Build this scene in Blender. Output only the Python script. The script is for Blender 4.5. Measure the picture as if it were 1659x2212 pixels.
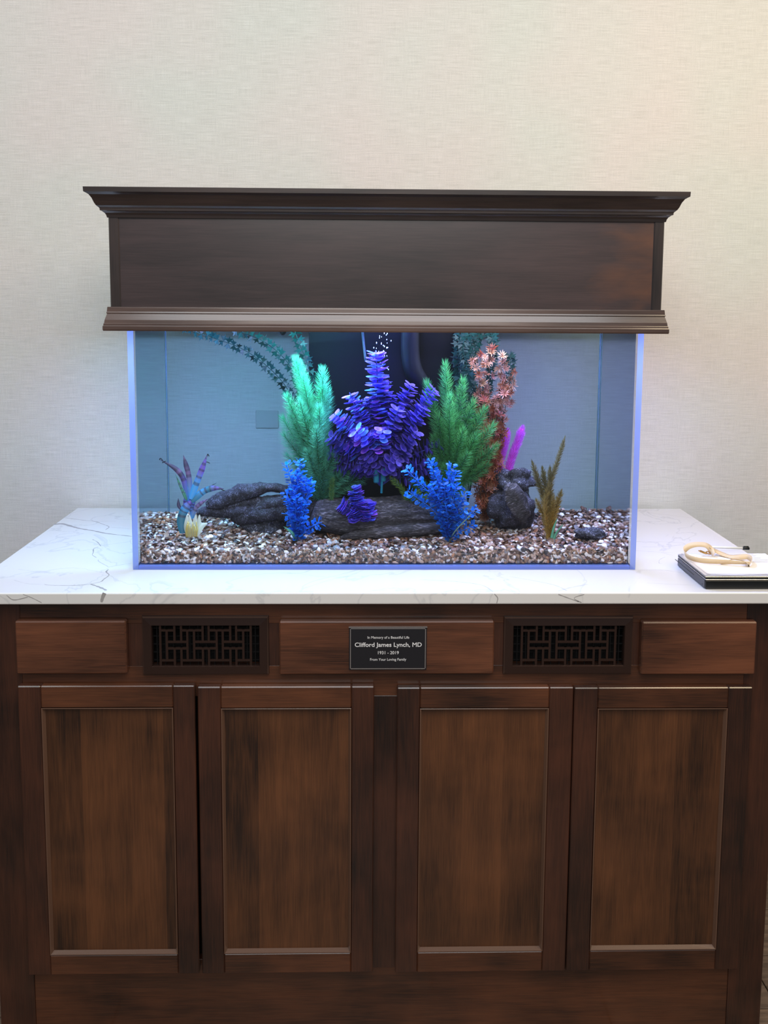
import bpy, bmesh, math, random
import numpy as np
from mathutils import Vector, Matrix, noise
for o in list(bpy.data.objects): bpy.data.objects.remove(o)
scene = bpy.context.scene
COL = scene.collection
S = 0.0254            # the scene is laid out in inches, origin on the countertop's front edge
FLOOR = -43.6         # floor height in that frame
def W(p): return Vector((p[0]*S, p[1]*S, (p[2]-FLOOR)*S))
def srgb(r, g, b, a=1):
    f = lambda c: (c/255/12.92) if c/255 <= .04045 else ((c/255+.055)/1.055)**2.4
    return (f(r), f(g), f(b), a)

# ------------------------------------------------------------ camera
FPX = 1875.; CX, CD, CZ = -1.936, 74.05, 25.53
TH, PS, RO, PPY = .10423, .02075, .00626, 846.4
def cam_axes():
    fwd = Vector((math.sin(PS)*math.cos(TH), math.cos(PS)*math.cos(TH), -math.sin(TH)))
    right = Vector((math.cos(PS), -math.sin(PS), 0)); up = right.cross(fwd)
    return right*math.cos(RO)+up*math.sin(RO), -right*math.sin(RO)+up*math.cos(RO), fwd
CR, CU, CF = cam_axes()
cam = bpy.data.objects.new('camera', bpy.data.cameras.new('camera')); COL.objects.link(cam)
m = Matrix((CR, CU, -CF)).transposed().to_4x4(); m.translation = W((CX, -CD, CZ)); cam.matrix_world = m
cam.data.sensor_fit = 'VERTICAL'; cam.data.sensor_height = 36; cam.data.lens = FPX*36/2212
cam.data.shift_y = -(1106-PPY)/2212; cam.data.clip_start = .05
scene.camera = cam
def ray(px, py): return CF*FPX + CR*(px-829.5) - CU*(py-PPY)
def C(px, py, Y):      # measured point of the photograph, taken at depth Y
    v = ray(px, py); t = (Y+CD)/v[1]; return Vector((CX+v[0]*t, Y, CZ+v[2]*t))
def Q(px, py, z):      # the same on a horizontal plane
    v = ray(px, py); t = (z-CZ)/v[2]; return Vector((CX+v[0]*t, -CD+v[1]*t, z))

# ------------------------------------------------------------ world, lights, exposure
scene.view_settings.view_transform = 'Standard'; scene.view_settings.look = 'None'
scene.view_settings.gamma = 1; scene.view_settings.use_curve_mapping = False
scene.view_settings.exposure = 0.0
scene.cycles.transparent_max_bounces = 64
w = bpy.data.worlds.new('room'); scene.world = w; w.use_nodes = True
w.node_tree.nodes['Background'].inputs[0].default_value = (.90, .93, 1, 1)
w.node_tree.nodes['Background'].inputs[1].default_value = .19
def area(name, loc, size, sizey, power, color, target=None, spread=180):
    l = bpy.data.lights.new(name, 'AREA'); l.shape = 'RECTANGLE'; l.size = size*S; l.size_y = sizey*S
    l.energy = power; l.color = color; l.spread = math.radians(spread)
    o = bpy.data.objects.new(name, l); COL.objects.link(o); o.location = W(loc)
    d = (Vector(target)-Vector(loc)) if target else Vector((0, 0, -1))
    o.rotation_euler = d.to_track_quat('-Z', 'Y').to_euler(); return o
area('ceiling_lamp', (0, -62, 84), 90, 56, 49, (.94, .965, 1), (0, 20, 10))
area('ceiling_lamp_warm', (60, -30, 70), 30, 30, 19, (1, .80, .52), (46, 20, 10))
area('ceiling_lamp_cool', (-70, -30, 76), 30, 30, 8, (.86, .98, 1), (-40, 20, 10))
area('ceiling_lamp_front', (0, -130, 70), 70, 40, 22, (1, .95, .90), (0, 0, 10))
LZ = 24.0
area('tank_lamp_left', (-8.5, 11.5, LZ), 8, 3, 5.5, (.30, .88, 1))
area('tank_lamp_centre', (-.5, 10.5, LZ), 8, 3, 6.5, (.22, .30, 1))
area('tank_lamp_right', (10, 12, LZ), 8, 3, 3.0, (.85, .85, 1))
area('tank_lamp_end', (-20, 12, LZ), 6, 3, 5.5, (.42, .48, 1))
area('tank_lamp_far_end', (20.5, 12, LZ), 5, 3, 4.5, (.42, .46, 1))

# ------------------------------------------------------------ helpers
def tag(o, label=None, cat=None, group=None, kind=None):
    for k, v in (('label', label), ('category', cat), ('group', group), ('kind', kind)):
        if v: o[k] = v
    return o
ORG = {}
def empty(name, loc, label=None, cat=None, group=None):
    o = bpy.data.objects.new(name, None); COL.objects.link(o); o.location = W(loc); o.empty_display_size = .05
    ORG[o.name] = Vector(loc); return tag(o, label, cat, group)
class MB:
    def __init__(s): s.v = []; s.f = []; s.m = []; s.c = []; s.col = (1, 1, 1, 1); s.mi = 0
    def vert(s, p, c=None): s.v.append((p[0], p[1], p[2])); s.c.append(c or s.col); return len(s.v)-1
    def face(s, idx, mi=None): s.f.append(tuple(idx)); s.m.append(s.mi if mi is None else mi)
    def box(s, x0, x1, y0, y1, z0, z1, bev=0, mi=None, seg=1):
        bm = bmesh.new(); bmesh.ops.create_cube(bm, size=1)
        for v in bm.verts: v.co = Vector(((x0+x1)/2+v.co.x*(x1-x0), (y0+y1)/2+v.co.y*(y1-y0), (z0+z1)/2+v.co.z*(z1-z0)))
        if bev: bmesh.ops.bevel(bm, geom=list(bm.edges), offset=bev, segments=seg, profile=.5, affect='EDGES')
        s.add_bm(bm, mi)
    def add_bm(s, bm, mi=None):
        bm.verts.index_update(); b = len(s.v)
        for v in bm.verts: s.vert(v.co)
        for f in bm.faces: s.face([b+v.index for v in f.verts], mi)
        bm.free()
    def tube(s, pts, rad, n=8, cap=True, fn=None, squash=None):
        b = len(s.v); N = len(pts); up = Vector((0, 0, 1)); prev = None
        for i, p in enumerate(pts):
            t = (Vector(pts[min(i+1, N-1)])-Vector(pts[max(i-1, 0)])).normalized()
            if prev is None: a = t.orthogonal().normalized()
            else: a = (prev-t*prev.dot(t)).normalized()
            prev = a; c = t.cross(a); r = rad[i] if hasattr(rad, '__len__') else rad
            for k in range(n):
                an = 2*math.pi*k/n; d = a*math.cos(an)+c*math.sin(an); rr = r
                if fn: rr = r*fn(i/(N-1), an, Vector(p)+d*r)
                q = Vector(p)+d*rr
                if squash: q.z = p[2]+(q.z-p[2])*squash
                s.vert(q)
        for i in range(N-1):
            for k in range(n):
                s.face([b+i*n+k, b+i*n+(k+1) % n, b+(i+1)*n+(k+1) % n, b+(i+1)*n+k])
        if cap: s.face([b+k for k in range(n)][::-1]); s.face([b+(N-1)*n+k for k in range(n)])
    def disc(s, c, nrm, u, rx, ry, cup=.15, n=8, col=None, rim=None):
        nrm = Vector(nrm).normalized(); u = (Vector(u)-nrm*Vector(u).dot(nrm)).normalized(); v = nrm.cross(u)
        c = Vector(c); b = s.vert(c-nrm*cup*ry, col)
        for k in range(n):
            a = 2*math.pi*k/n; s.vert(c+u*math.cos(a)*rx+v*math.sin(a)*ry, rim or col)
        for k in range(n): s.face([b, b+1+k, b+1+(k+1) % n])
    def needle(s, p, d, side, L, wd, bend, c0, c1):
        p = Vector(p); b = len(s.v)
        s.vert(p-side*wd*.5, c0); s.vert(p+side*wd*.5, c0)
        mid = p+d*L*.55; s.vert(mid-side*wd*.5, c1); s.vert(mid+side*wd*.5, c1)
        s.vert(p+d*L+bend, c1); s.face([b, b+1, b+3, b+2]); s.face([b+2, b+3, b+4])
    def build(s, name, mats, parent=None, smooth=False, loc=None):
        me = bpy.data.meshes.new(name); org = ORG[parent.name] if (parent and parent.name in ORG) else None
        if org is None: org = Vector(loc) if loc is not None else Vector(np.mean(np.array(s.v), axis=0))*1.0
        if parent is None or parent.name not in ORG:
            if loc is None: org.z = min(v[2] for v in s.v)
        va = (np.array(s.v)-np.array(org))*S
        me.from_pydata(va.tolist(), [], s.f)
        if not isinstance(mats, (list, tuple)): mats = [mats]
        for m_ in mats: me.materials.append(m_)
        me.polygons.foreach_set('material_index', s.m)
        if smooth: me.polygons.foreach_set('use_smooth', [True]*len(s.f))
        if any(c != (1, 1, 1, 1) for c in s.c):
            at = me.color_attributes.new('Col', 'FLOAT_COLOR', 'POINT'); at.data.foreach_set('color', np.array(s.c, dtype='f').ravel())
        o = bpy.data.objects.new(name, me); COL.objects.link(o)
        if parent is not None and parent.name in ORG: o.parent = parent
        elif parent is not None: raise Exception('parent '+parent.name)
        else: o.location = W(org)
        ORG[o.name] = org.copy(); return o
def inst(name, mesh, parent, mat):     # an individual piece sharing mesh data; mat in inches, world frame
    o = bpy.data.objects.new(name, mesh); COL.objects.link(o); o.parent = parent
    mm = mat.copy(); mm.translation = (mat.translation-ORG[parent.name])*S
    o.matrix_local = mm; return o
def curve(pts, n=24):
    P = [Vector(p) for p in pts]; P = [P[0]*2-P[1]]+P+[P[-1]*2-P[-2]]; out = []
    segs = len(P)-3; per = max(2, n//segs)
    for i in range(segs):
        a, b, c, d = P[i:i+4]
        for k in range(per+(1 if i == segs-1 else 0)):
            t = k/per; out.append(.5*((2*b)+(c-a)*t+(2*a-5*b+4*c-d)*t*t+(3*b-a-3*c+d)*t**3))
    return out
def lerp(a, b, t): return tuple(a[i]+(b[i]-a[i])*t for i in range(len(a)))

# ------------------------------------------------------------ materials
def mat(name):
    m = bpy.data.materials.new(name); m.use_nodes = True; nt = m.node_tree; return m, nt, nt.nodes['Principled BSDF']
def N(nt, t, **kw):
    n = nt.nodes.new(t)
    for k, v in kw.items():
        if k in n.inputs: n.inputs[k].default_value = v
        else: setattr(n, k, v)
    return n
def ramp(nt, stops):
    r = nt.nodes.new('ShaderNodeValToRGB'); e = r.color_ramp.elements
    while len(e) < len(stops): e.new(.5)
    for i, (p, c) in enumerate(stops): e[i].position = p; e[i].color = c
    return r
def simple(name, col, rough=.5, metal=0, spec=.5, coat=0):
    m, nt, b = mat(name); b.inputs['Base Color'].default_value = col; b.inputs['Roughness'].default_value = rough
    b.inputs['Metallic'].default_value = metal; b.inputs['Specular IOR Level'].default_value = spec; b.inputs['Coat Weight'].default_value = coat
    return m
def wood(name, axis, dark, light, stave=0, rough=.38, blot=1.6, patch=None):
    m, nt, b = mat(name); L = nt.links.new
    tc = N(nt, 'ShaderNodeTexCoord'); oi = N(nt, 'ShaderNodeObjectInfo')
    add = N(nt, 'ShaderNodeVectorMath', operation='MULTIPLY_ADD'); add.inputs[1].default_value = (1, 1, 1)
    off = N(nt, 'ShaderNodeVectorMath', operation='SCALE'); off.inputs[0].default_value = (3.1, 1.7, 2.3)
    L(oi.outputs['Random'], off.inputs['Scale']); L(tc.outputs['Object'], add.inputs[0]); L(off.outputs[0], add.inputs[2])
    def nz(sc, scale, detail, dist=0):
        mp = N(nt, 'ShaderNodeMapping'); mp.inputs['Scale'].default_value = sc; L(add.outputs[0], mp.inputs[0])
        n = N(nt, 'ShaderNodeTexNoise', Scale=scale, Detail=detail, Distortion=dist); L(mp.outputs[0], n.inputs['Vector']); return n
    along = {'x': (1, 9, 9), 'z': (9, 9, 1)}[axis]; fine = {'x': (1, 30, 30), 'z': (30, 30, 1)}[axis]
    g = nz(along, 3.2, 5, .6); f = nz(fine, 14, 3); bl = nz((1, 1, 1), blot*2.4, 3, .4)
    r1 = ramp(nt, [(.44, dark), (.80, light)])
    s1 = N(nt, 'ShaderNodeMath', operation='MULTIPLY_ADD'); s1.inputs[1].default_value = .34; L(g.outputs[0], s1.inputs[0])
    s2 = N(nt, 'ShaderNodeMath', operation='MULTIPLY_ADD'); s2.inputs[1].default_value = .62; L(bl.outputs[0], s2.inputs[0])
    s3 = N(nt, 'ShaderNodeMath', operation='MULTIPLY'); s3.inputs[1].default_value = .28; L(f.outputs[0], s3.inputs[0])
    L(s3.outputs[0], s2.inputs[2]); L(s2.outputs[0], s1.inputs[2]); val = s1.outputs[0]
    if stave:
        sx = N(nt, 'ShaderNodeSeparateXYZ'); L(add.outputs[0], sx.inputs[0])
        d = N(nt, 'ShaderNodeMath', operation='DIVIDE'); d.inputs[1].default_value = stave*S; L(sx.outputs['X'], d.inputs[0])
        fl = N(nt, 'ShaderNodeMath', operation='FLOOR'); L(d.outputs[0], fl.inputs[0])
        wn = N(nt, 'ShaderNodeTexWhiteNoise'); wn.noise_dimensions = '1D'; L(fl.outputs[0], wn.inputs['W'])
        ad = N(nt, 'ShaderNodeMath', operation='MULTIPLY_ADD'); ad.inputs[1].default_value = .15; L(wn.outputs['Value'], ad.inputs[0])
        sb = N(nt, 'ShaderNodeMath', operation='SUBTRACT'); sb.inputs[1].default_value = .065; L(val, sb.inputs[0]); L(sb.outputs[0], ad.inputs[2]); val = ad.outputs[0]
    L(val, r1.inputs[0]); L(r1.outputs[0], b.inputs['Base Color'])
    bp = N(nt, 'ShaderNodeBump', Strength=.08, Distance=.0006); L(f.outputs[0], bp.inputs['Height']); L(bp.outputs[0], b.inputs['Normal'])
    b.inputs['Roughness'].default_value = rough; b.inputs['Coat Weight'].default_value = .75; b.inputs['Coat Roughness'].default_value = .16
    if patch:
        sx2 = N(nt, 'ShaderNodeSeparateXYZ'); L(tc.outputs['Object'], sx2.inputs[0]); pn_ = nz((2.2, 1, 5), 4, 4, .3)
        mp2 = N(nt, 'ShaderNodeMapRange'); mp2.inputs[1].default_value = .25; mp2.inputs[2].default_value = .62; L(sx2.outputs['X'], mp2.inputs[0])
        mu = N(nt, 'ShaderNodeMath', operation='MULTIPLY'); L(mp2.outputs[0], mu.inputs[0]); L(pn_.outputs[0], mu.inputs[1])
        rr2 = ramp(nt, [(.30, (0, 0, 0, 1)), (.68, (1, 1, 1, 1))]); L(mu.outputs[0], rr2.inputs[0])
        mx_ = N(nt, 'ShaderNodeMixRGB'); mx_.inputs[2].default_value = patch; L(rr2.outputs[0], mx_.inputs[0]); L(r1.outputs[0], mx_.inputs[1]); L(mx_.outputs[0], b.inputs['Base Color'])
    return m
DK, LT = srgb(18, 9, 7), srgb(104, 60, 36)
M_WX = wood('stained_wood_horizontal', 'x', DK, LT)
M_WZ = wood('stained_wood_vertical', 'z', srgb(16, 8, 7), srgb(82, 45, 29))
M_PANEL = wood('stained_wood_panel', 'z', srgb(36, 19, 10), srgb(110, 67, 38), stave=3.7)
M_DRAWER = wood('stained_wood_drawer', 'x', srgb(30, 15, 10), srgb(118, 70, 46), blot=1.0)
M_HOODX = wood('espresso_wood_horizontal', 'x', srgb(24, 19, 18), srgb(62, 48, 43), rough=.33, blot=.8)
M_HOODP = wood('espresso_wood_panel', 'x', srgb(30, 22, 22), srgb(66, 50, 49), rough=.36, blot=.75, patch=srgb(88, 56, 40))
M_HOODZ = wood('espresso_wood_vertical', 'z', srgb(24, 19, 18), srgb(60, 47, 43), rough=.3)
M_BEAD = simple('lighter_wood_bead', srgb(104, 76, 60), .28, coat=.5)  # one even brown, lighter than the door frame round it
M_HOODB = wood('brown_wood_moulding', 'x', srgb(40, 28, 24), srgb(92, 70, 61), rough=.3, blot=.8)
M_DARK = simple('dark_interior', srgb(8, 7, 7), .8)
M_REG = simple('bronze_register_metal', srgb(66, 48, 42), .3, .6, coat=.3)
M_RIM = simple('bronze_rim_highlight', srgb(128, 104, 92), .3, .7)  # painted highlight: paler bronze on the top and side bevels of the register
M_REGD = simple('black_damper_metal', srgb(14, 14, 15), .5, .3)
M_SILVER = simple('silver_trim', srgb(215, 210, 208), .25, .8)
M_PLAQUE = simple('black_plaque_enamel', srgb(30, 30, 34), .4)
M_BLACK = simple('black_plastic', srgb(13, 16, 16), .35)
M_GREYPL = simple('dark_grey_plastic', srgb(74, 74, 80), .35, .3)
M_PAPER = simple('white_paper', srgb(244, 240, 236), .8)
M_WEB = simple('cream_lanyard_webbing', srgb(212, 188, 150), .8)
M_BRASS = simple('brass_clip_metal', srgb(190, 150, 90), .3, .9)
M_WHITE = simple('white_plastic', srgb(235, 235, 230), .3)
M_CANLIGHT = simple('lamp_housing', srgb(30, 30, 32), .5)

def wall_material():
    m, nt, b = mat('linen_wallpaper'); L = nt.links.new
    tc = N(nt, 'ShaderNodeTexCoord')
    def nz(sc, scale, det=4):
        mp = N(nt, 'ShaderNodeMapping'); mp.inputs['Scale'].default_value = sc; L(tc.outputs['Object'], mp.inputs[0])
        n = N(nt, 'ShaderNodeTexNoise', Scale=scale, Detail=det); L(mp.outputs[0], n.inputs['Vector']); return n
    h = nz((1, 1, 26), 16, 5); v = nz((34, 1, 1.6), 13); big = nz((1, 1, 1), 1.6, 2); fine = nz((1, 1, 1), 420, 2); slub = nz((1, 1, 60), 5, 2)
    a = N(nt, 'ShaderNodeMath', operation='ADD'); vh = N(nt, 'ShaderNodeMath', operation='MULTIPLY_ADD'); vh.inputs[1].default_value = .5; vh.inputs[2].default_value = .25; L(v.outputs[0], vh.inputs[0]); L(h.outputs[0], a.inputs[0]); L(vh.outputs[0], a.inputs[1])
    a2 = N(nt, 'ShaderNodeMath', operation='MULTIPLY_ADD'); a2.inputs[1].default_value = .6; L(fine.outputs[0], a2.inputs[0]); L(a.outputs[0], a2.inputs[2])
    r = ramp(nt, [(.34, srgb(198, 194, 187)), (.66, srgb(236, 231, 226))])
    mr = N(nt, 'ShaderNodeMath', operation='MULTIPLY'); mr.inputs[1].default_value = .385; L(a2.outputs[0], mr.inputs[0]); L(mr.outputs[0], r.inputs[0])
    sl = ramp(nt, [(.70, (0, 0, 0, 1)), (.80, (1, 1, 1, 1))]); L(slub.outputs[0], sl.inputs[0])
    mx = N(nt, 'ShaderNodeMixRGB'); mx.inputs[2].default_value = srgb(240, 236, 224); L(sl.outputs[0], mx.inputs[0]); L(r.outputs[0], mx.inputs[1])
    mx2 = N(nt, 'ShaderNodeMixRGB', blend_type='MULTIPLY'); mx2.inputs[0].default_value = .5
    rb = ramp(nt, [(.35, srgb(238, 250, 242)), (.65, srgb(255, 244, 240))]); L(big.outputs[0], rb.inputs[0])
    L(mx.outputs[0], mx2.inputs[1]); L(rb.outputs[0], mx2.inputs[2]); L(mx2.outputs[0], b.inputs['Base Color'])
    bp = N(nt, 'ShaderNodeBump', Strength=.25, Distance=.0008); L(a2.outputs[0], bp.inputs['Height']); L(bp.outputs[0], b.inputs['Normal'])
    b.inputs['Roughness'].default_value = .75; b.inputs['Specular IOR Level'].default_value = .25
    return m
M_WALL = wall_material()
def floor_material():
    m, nt, b = mat('plank_floor'); L = nt.links.new
    tc = N(nt, 'ShaderNodeTexCoord'); oi = N(nt, 'ShaderNodeObjectInfo')
    mp = N(nt, 'ShaderNodeMapping'); mp.inputs['Scale'].default_value = (2, 14, 1); L(tc.outputs['Object'], mp.inputs[0])
    n = N(nt, 'ShaderNodeTexNoise', Scale=6, Detail=5); L(mp.outputs[0], n.inputs['Vector'])
    r = ramp(nt, [(.3, srgb(88, 70, 56)), (.7, srgb(140, 116, 96))]); L(n.outputs[0], r.inputs[0])
    hs = N(nt, 'ShaderNodeHueSaturation'); mr = N(nt, 'ShaderNodeMapRange'); mr.inputs[3].default_value = .75; mr.inputs[4].default_value = 1.15
    L(oi.outputs['Random'], mr.inputs[0]); L(mr.outputs[0], hs.inputs['Value']); L(r.outputs[0], hs.inputs['Color']); L(hs.outputs[0], b.inputs['Base Color'])
    b.inputs['Roughness'].default_value = .45; return m
def quartz_material():
    m, nt, b = mat('white_quartz'); L = nt.links.new
    tc = N(nt, 'ShaderNodeTexCoord')
    n = N(nt, 'ShaderNodeTexNoise', Scale=3.2, Detail=6, Distortion=1.2); L(tc.outputs['Object'], n.inputs['Vector'])
    r = ramp(nt, [(.485, srgb(224, 221, 217)), (.5, srgb(208, 206, 204)), (.512, srgb(224, 221, 217))]); L(n.outputs[0], r.inputs[0])
    L(r.outputs[0], b.inputs['Base Color']); b.inputs['Roughness'].default_value = .22; b.inputs['Coat Weight'].default_value = .15
    return m
M_QZ = quartz_material(); M_VEIN = simple('grey_quartz_vein', srgb(160, 156, 153), .25); M_VEIN2 = simple('pale_quartz_vein', srgb(184, 181, 178), .25)

def clear(name, ior, tint, dif=None, flat=False, rough=.015, inner=False):     # thin clear surface: transparent, with Fresnel reflection
    m = bpy.data.materials.new(name); m.use_nodes = True; nt = m.node_tree; nt.nodes.clear(); L = nt.links.new
    out = N(nt, 'ShaderNodeOutputMaterial'); tr = N(nt, 'ShaderNodeBsdfTransparent'); tr.inputs[0].default_value = tint
    if flat: L(tr.outputs[0], out.inputs['Surface']); return m
    gl = N(nt, 'ShaderNodeBsdfGlossy', Roughness=rough); fr = N(nt, 'ShaderNodeFresnel', IOR=ior)
    if not inner:      # a thin slab: both faces reflect as seen from the air
        ge = N(nt, 'ShaderNodeNewGeometry'); mr = N(nt, 'ShaderNodeMapRange'); mr.inputs[3].default_value = ior; mr.inputs[4].default_value = 1/ior; L(ge.outputs['Backfacing'], mr.inputs[0]); L(mr.outputs[0], fr.inputs['IOR'])
    mx = N(nt, 'ShaderNodeMixShader')
    L(fr.outputs[0], mx.inputs[0]); L(tr.outputs[0], mx.inputs[1]); L(gl.outputs[0], mx.inputs[2]); last = mx.outputs[0]
    if dif:
        d = N(nt, 'ShaderNodeBsdfTranslucent'); d.inputs[0].default_value = dif[0]; d2 = N(nt, 'ShaderNodeBsdfDiffuse'); d2.inputs[0].default_value = dif[0]
        a = N(nt, 'ShaderNodeMixShader'); a.inputs[0].default_value = .5; L(d.outputs[0], a.inputs[1]); L(d2.outputs[0], a.inputs[2])
        k = N(nt, 'ShaderNodeMixShader'); k.inputs[0].default_value = dif[1]; L(last, k.inputs[1]); L(a.outputs[0], k.inputs[2]); last = k.outputs[0]
    L(last, out.inputs['Surface']); return m
M_PANE = clear('clear_acrylic', 1.25, (.97, .985, 1, 1))
M_EDGE = clear('polished_acrylic_edge', 1.49, (.8, .86, 1, 1), ((.30, .42, 1, 1), .8))  # blue glow of the lamp-lit edges is put into this colour
M_SEAM = clear('bonded_seam', 1.3, (.6, .75, .75, 1), ((.3, .45, .45, 1), .2))
M_WATERTOP = clear('water_surface', 1.33, (.97, .98, 1, 1), flat=True)
M_WATER = clear('water', 1.33, (1, 1, 1, 1))
M_WATERSIDE = clear('water_side', 1.33, (1, 1, 1, 1), rough=.06, inner=True)
def add_absorb(m):
    nt = m.node_tree; va = N(nt, 'ShaderNodeVolumeAbsorption', Density=.60); va.inputs[0].default_value = (.25, .50, .55, 1)
    nt.links.new(va.outputs[0], [n for n in nt.nodes if n.type == 'OUTPUT_MATERIAL'][0].inputs['Volume'])
add_absorb(M_WATER); add_absorb(M_WATERTOP); add_absorb(M_WATERSIDE)

def leafmat(name, col=None, rough=.45, trans=.35, vary=.15, hue=.0):
    m, nt, b = mat(name); L = nt.links.new; out = [n for n in nt.nodes if n.type == 'OUTPUT_MATERIAL'][0]
    if col is None:
        a = N(nt, 'ShaderNodeAttribute'); a.attribute_name = 'Col'; src = a.outputs['Color']
    else:
        rgb = N(nt, 'ShaderNodeRGB'); rgb.outputs[0].default_value = col; src = rgb.outputs[0]
    oi = N(nt, 'ShaderNodeObjectInfo'); hs = N(nt, 'ShaderNodeHueSaturation')
    mr = N(nt, 'ShaderNodeMapRange'); mr.inputs[3].default_value = 1-vary; mr.inputs[4].default_value = 1+vary; L(oi.outputs['Random'], mr.inputs[0]); L(mr.outputs[0], hs.inputs['Value'])
    if hue:
        wn = N(nt, 'ShaderNodeTexWhiteNoise'); wn.noise_dimensions = '1D'; L(oi.outputs['Random'], wn.inputs['W'])
        m2 = N(nt, 'ShaderNodeMapRange'); m2.inputs[3].default_value = .5-hue; m2.inputs[4].default_value = .5+hue; L(wn.outputs[0], m2.inputs[0]); L(m2.outputs[0], hs.inputs['Hue'])
    L(src, hs.inputs['Color']); L(hs.outputs[0], b.inputs['Base Color']); b.inputs['Roughness'].default_value = rough
    t = N(nt, 'ShaderNodeBsdfTranslucent'); L(hs.outputs[0], t.inputs[0]); mx = N(nt, 'ShaderNodeMixShader'); mx.inputs[0].default_value = trans
    L(b.outputs[0], mx.inputs[1]); L(t.outputs[0], mx.inputs[2]); L(mx.outputs[0], out.inputs['Surface']); return m
M_LEAF = leafmat('coloured_plastic_foliage')
M_STEM = simple('green_plastic_stem', srgb(60, 120, 80), .5)
def rock_material(name, c0, c1, c2, scale=60, st=(1, 1, 1)):
    m, nt, b = mat(name); L = nt.links.new; tc = N(nt, 'ShaderNodeTexCoord')
    mp = N(nt, 'ShaderNodeMapping'); mp.inputs['Scale'].default_value = st; L(tc.outputs['Object'], mp.inputs[0])
    n = N(nt, 'ShaderNodeTexNoise', Scale=scale, Detail=8, Roughness=.7); L(mp.outputs[0], n.inputs['Vector'])
    n2 = N(nt, 'ShaderNodeTexNoise', Scale=scale*5, Detail=4); L(mp.outputs[0], n2.inputs['Vector'])
    ad = N(nt, 'ShaderNodeMath', operation='MULTIPLY_ADD'); ad.inputs[1].default_value = .5; L(n2.outputs[0], ad.inputs[0])
    h = N(nt, 'ShaderNodeMath', operation='MULTIPLY'); h.inputs[1].default_value = .5; L(n.outputs[0], h.inputs[0]); L(h.outputs[0], ad.inputs[2])
    r = ramp(nt, [(.40, c0), (.54, c1), (.66, c2)]); L(ad.outputs[0], r.inputs[0]); L(r.outputs[0], b.inputs['Base Color'])
    bp = N(nt, 'ShaderNodeBump', Strength=.9, Distance=.004); L(ad.outputs[0], bp.inputs['Height']); L(bp.outputs[0], b.inputs['Normal'])
    b.inputs['Roughness'].default_value = .7; return m
M_ROCK = rock_material('dark_lava_rock', srgb(16, 16, 22), srgb(58, 58, 72), srgb(170, 172, 196))
M_DRIFT = rock_material('dark_driftwood', srgb(14, 13, 17), srgb(52, 50, 64), srgb(124, 122, 146), 70)
M_LOG = rock_material('grey_weathered_bark', srgb(18, 16, 18), srgb(66, 60, 66), srgb(150, 144, 152), 70, (.28, 1, 1.6))
M_PEB = leafmat('gravel_stone', None, .38, 0, 0)

# ------------------------------------------------------------ the setting
b = MB(); b.box(-150, 150, 32, 36, FLOOR, 82); tag(b.build('wall_back', M_WALL, loc=(0, 32, FLOOR)), kind='structure')
b = MB(); b.box(-150, 150, -140, 32, FLOOR-1.5, FLOOR-.35); fl = tag(b.build('floor', M_DARK, loc=(0, 0, FLOOR)), kind='structure')
MF = floor_material(); bm_ = MB(); bm_.box(0, 47.9, 0, 6.9, -.35, 0, .05); pl = bm_.build('plank', MF, fl); ORG_PL = pl.data
for v in ORG_PL.vertices: v.co += Vector((0, 0, (FLOOR-FLOOR)*S)) 
first = True
for r in range(24):
    y = 32-7*(r+1)
    for c in range(7):
        x = -150+48*c-(r*17 % 48)
        if x > 102 or x < -150: x = max(-150, min(102, x))
        o = pl if first else bpy.data.objects.new('plank', ORG_PL)
        if not first: COL.objects.link(o); o.parent = fl
        o.location = Vector((x, y, 0))*S; first = False
# the mesh above was laid out in the floor's own frame
for v in ORG_PL.vertices: v.co.z += FLOOR*S
b = MB(); b.box(-150, 150, 31.4, 32, FLOOR, FLOOR+4.2, .12); tag(b.build('baseboard_back', simple('dark_baseboard', srgb(52, 40, 34), .5), loc=(0, 31.7, FLOOR)), kind='structure')
a, c = C(552, 886, 31.9), C(602, 925, 31.9)
b = MB(); b.box(a.x, c.x, 31.78, 32, c.z, a.z, .08)
for zz in (.3, .7): b.tube([(a.x+(c.x-a.x)*.5, 31.79, c.z+(a.z-c.z)*zz), (a.x+(c.x-a.x)*.5, 31.74, c.z+(a.z-c.z)*zz)], .12, 10)
tag(b.build('wall_plate', simple('plate_beige', srgb(196, 193, 184), .7)), 'beige blank outlet plate on the wall seen dimly through the tank', 'wall plate')

# ------------------------------------------------------------ cabinet
cab = empty('cabinet', (0, 1.6, FLOOR), 'long dark stained wooden cabinet with four panelled doors and two bronze grilles', 'cabinet')
FR = 1.6
b = MB(); b.box(-36, -32.75, FR, FR+.9, FLOOR, -1.05, .05); b.build('corner_stile', M_WZ, cab)
b = MB(); b.box(32.75, 36, FR, FR+.9, FLOOR, -1.05, .05); b.build('corner_stile', M_WZ, cab)
b = MB(); b.box(-32.75, 32.75, FR, FR+.9, -3.35, -1.05, .03); b.build('top_rail', M_WX, cab)
b = MB(); b.box(-32.75, 32.75, FR+.01, FR+.88, -10.2, -7.32, .03); b.build('middle_rail', M_WX, cab)
for x0, x1 in ((-24, -9), (9, 24)):      # short uprights round the register openings
    b = MB(); b.box(x0, x0+2.5 if x0 < 0 else x0+2.0, FR+.005, FR+.89, -7.32, -3.35); b.build('short_stile', M_WZ, cab)
    b = MB(); b.box(x1-2.0, x1, FR+.005, FR+.89, -7.32, -3.35); b.build('short_stile', M_WZ, cab)
b = MB(); b.box(-2.1, 2.1, FR+.01, FR+.88, -36.9, -10.2, .02); b.build('centre_stile', M_WZ, cab)
b = MB(); b.box(-32.75, 32.75, FR+.12, FR+.9, FLOOR, -36.0, .03); b.build('base_board', M_WX, cab)
b = MB()
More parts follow.
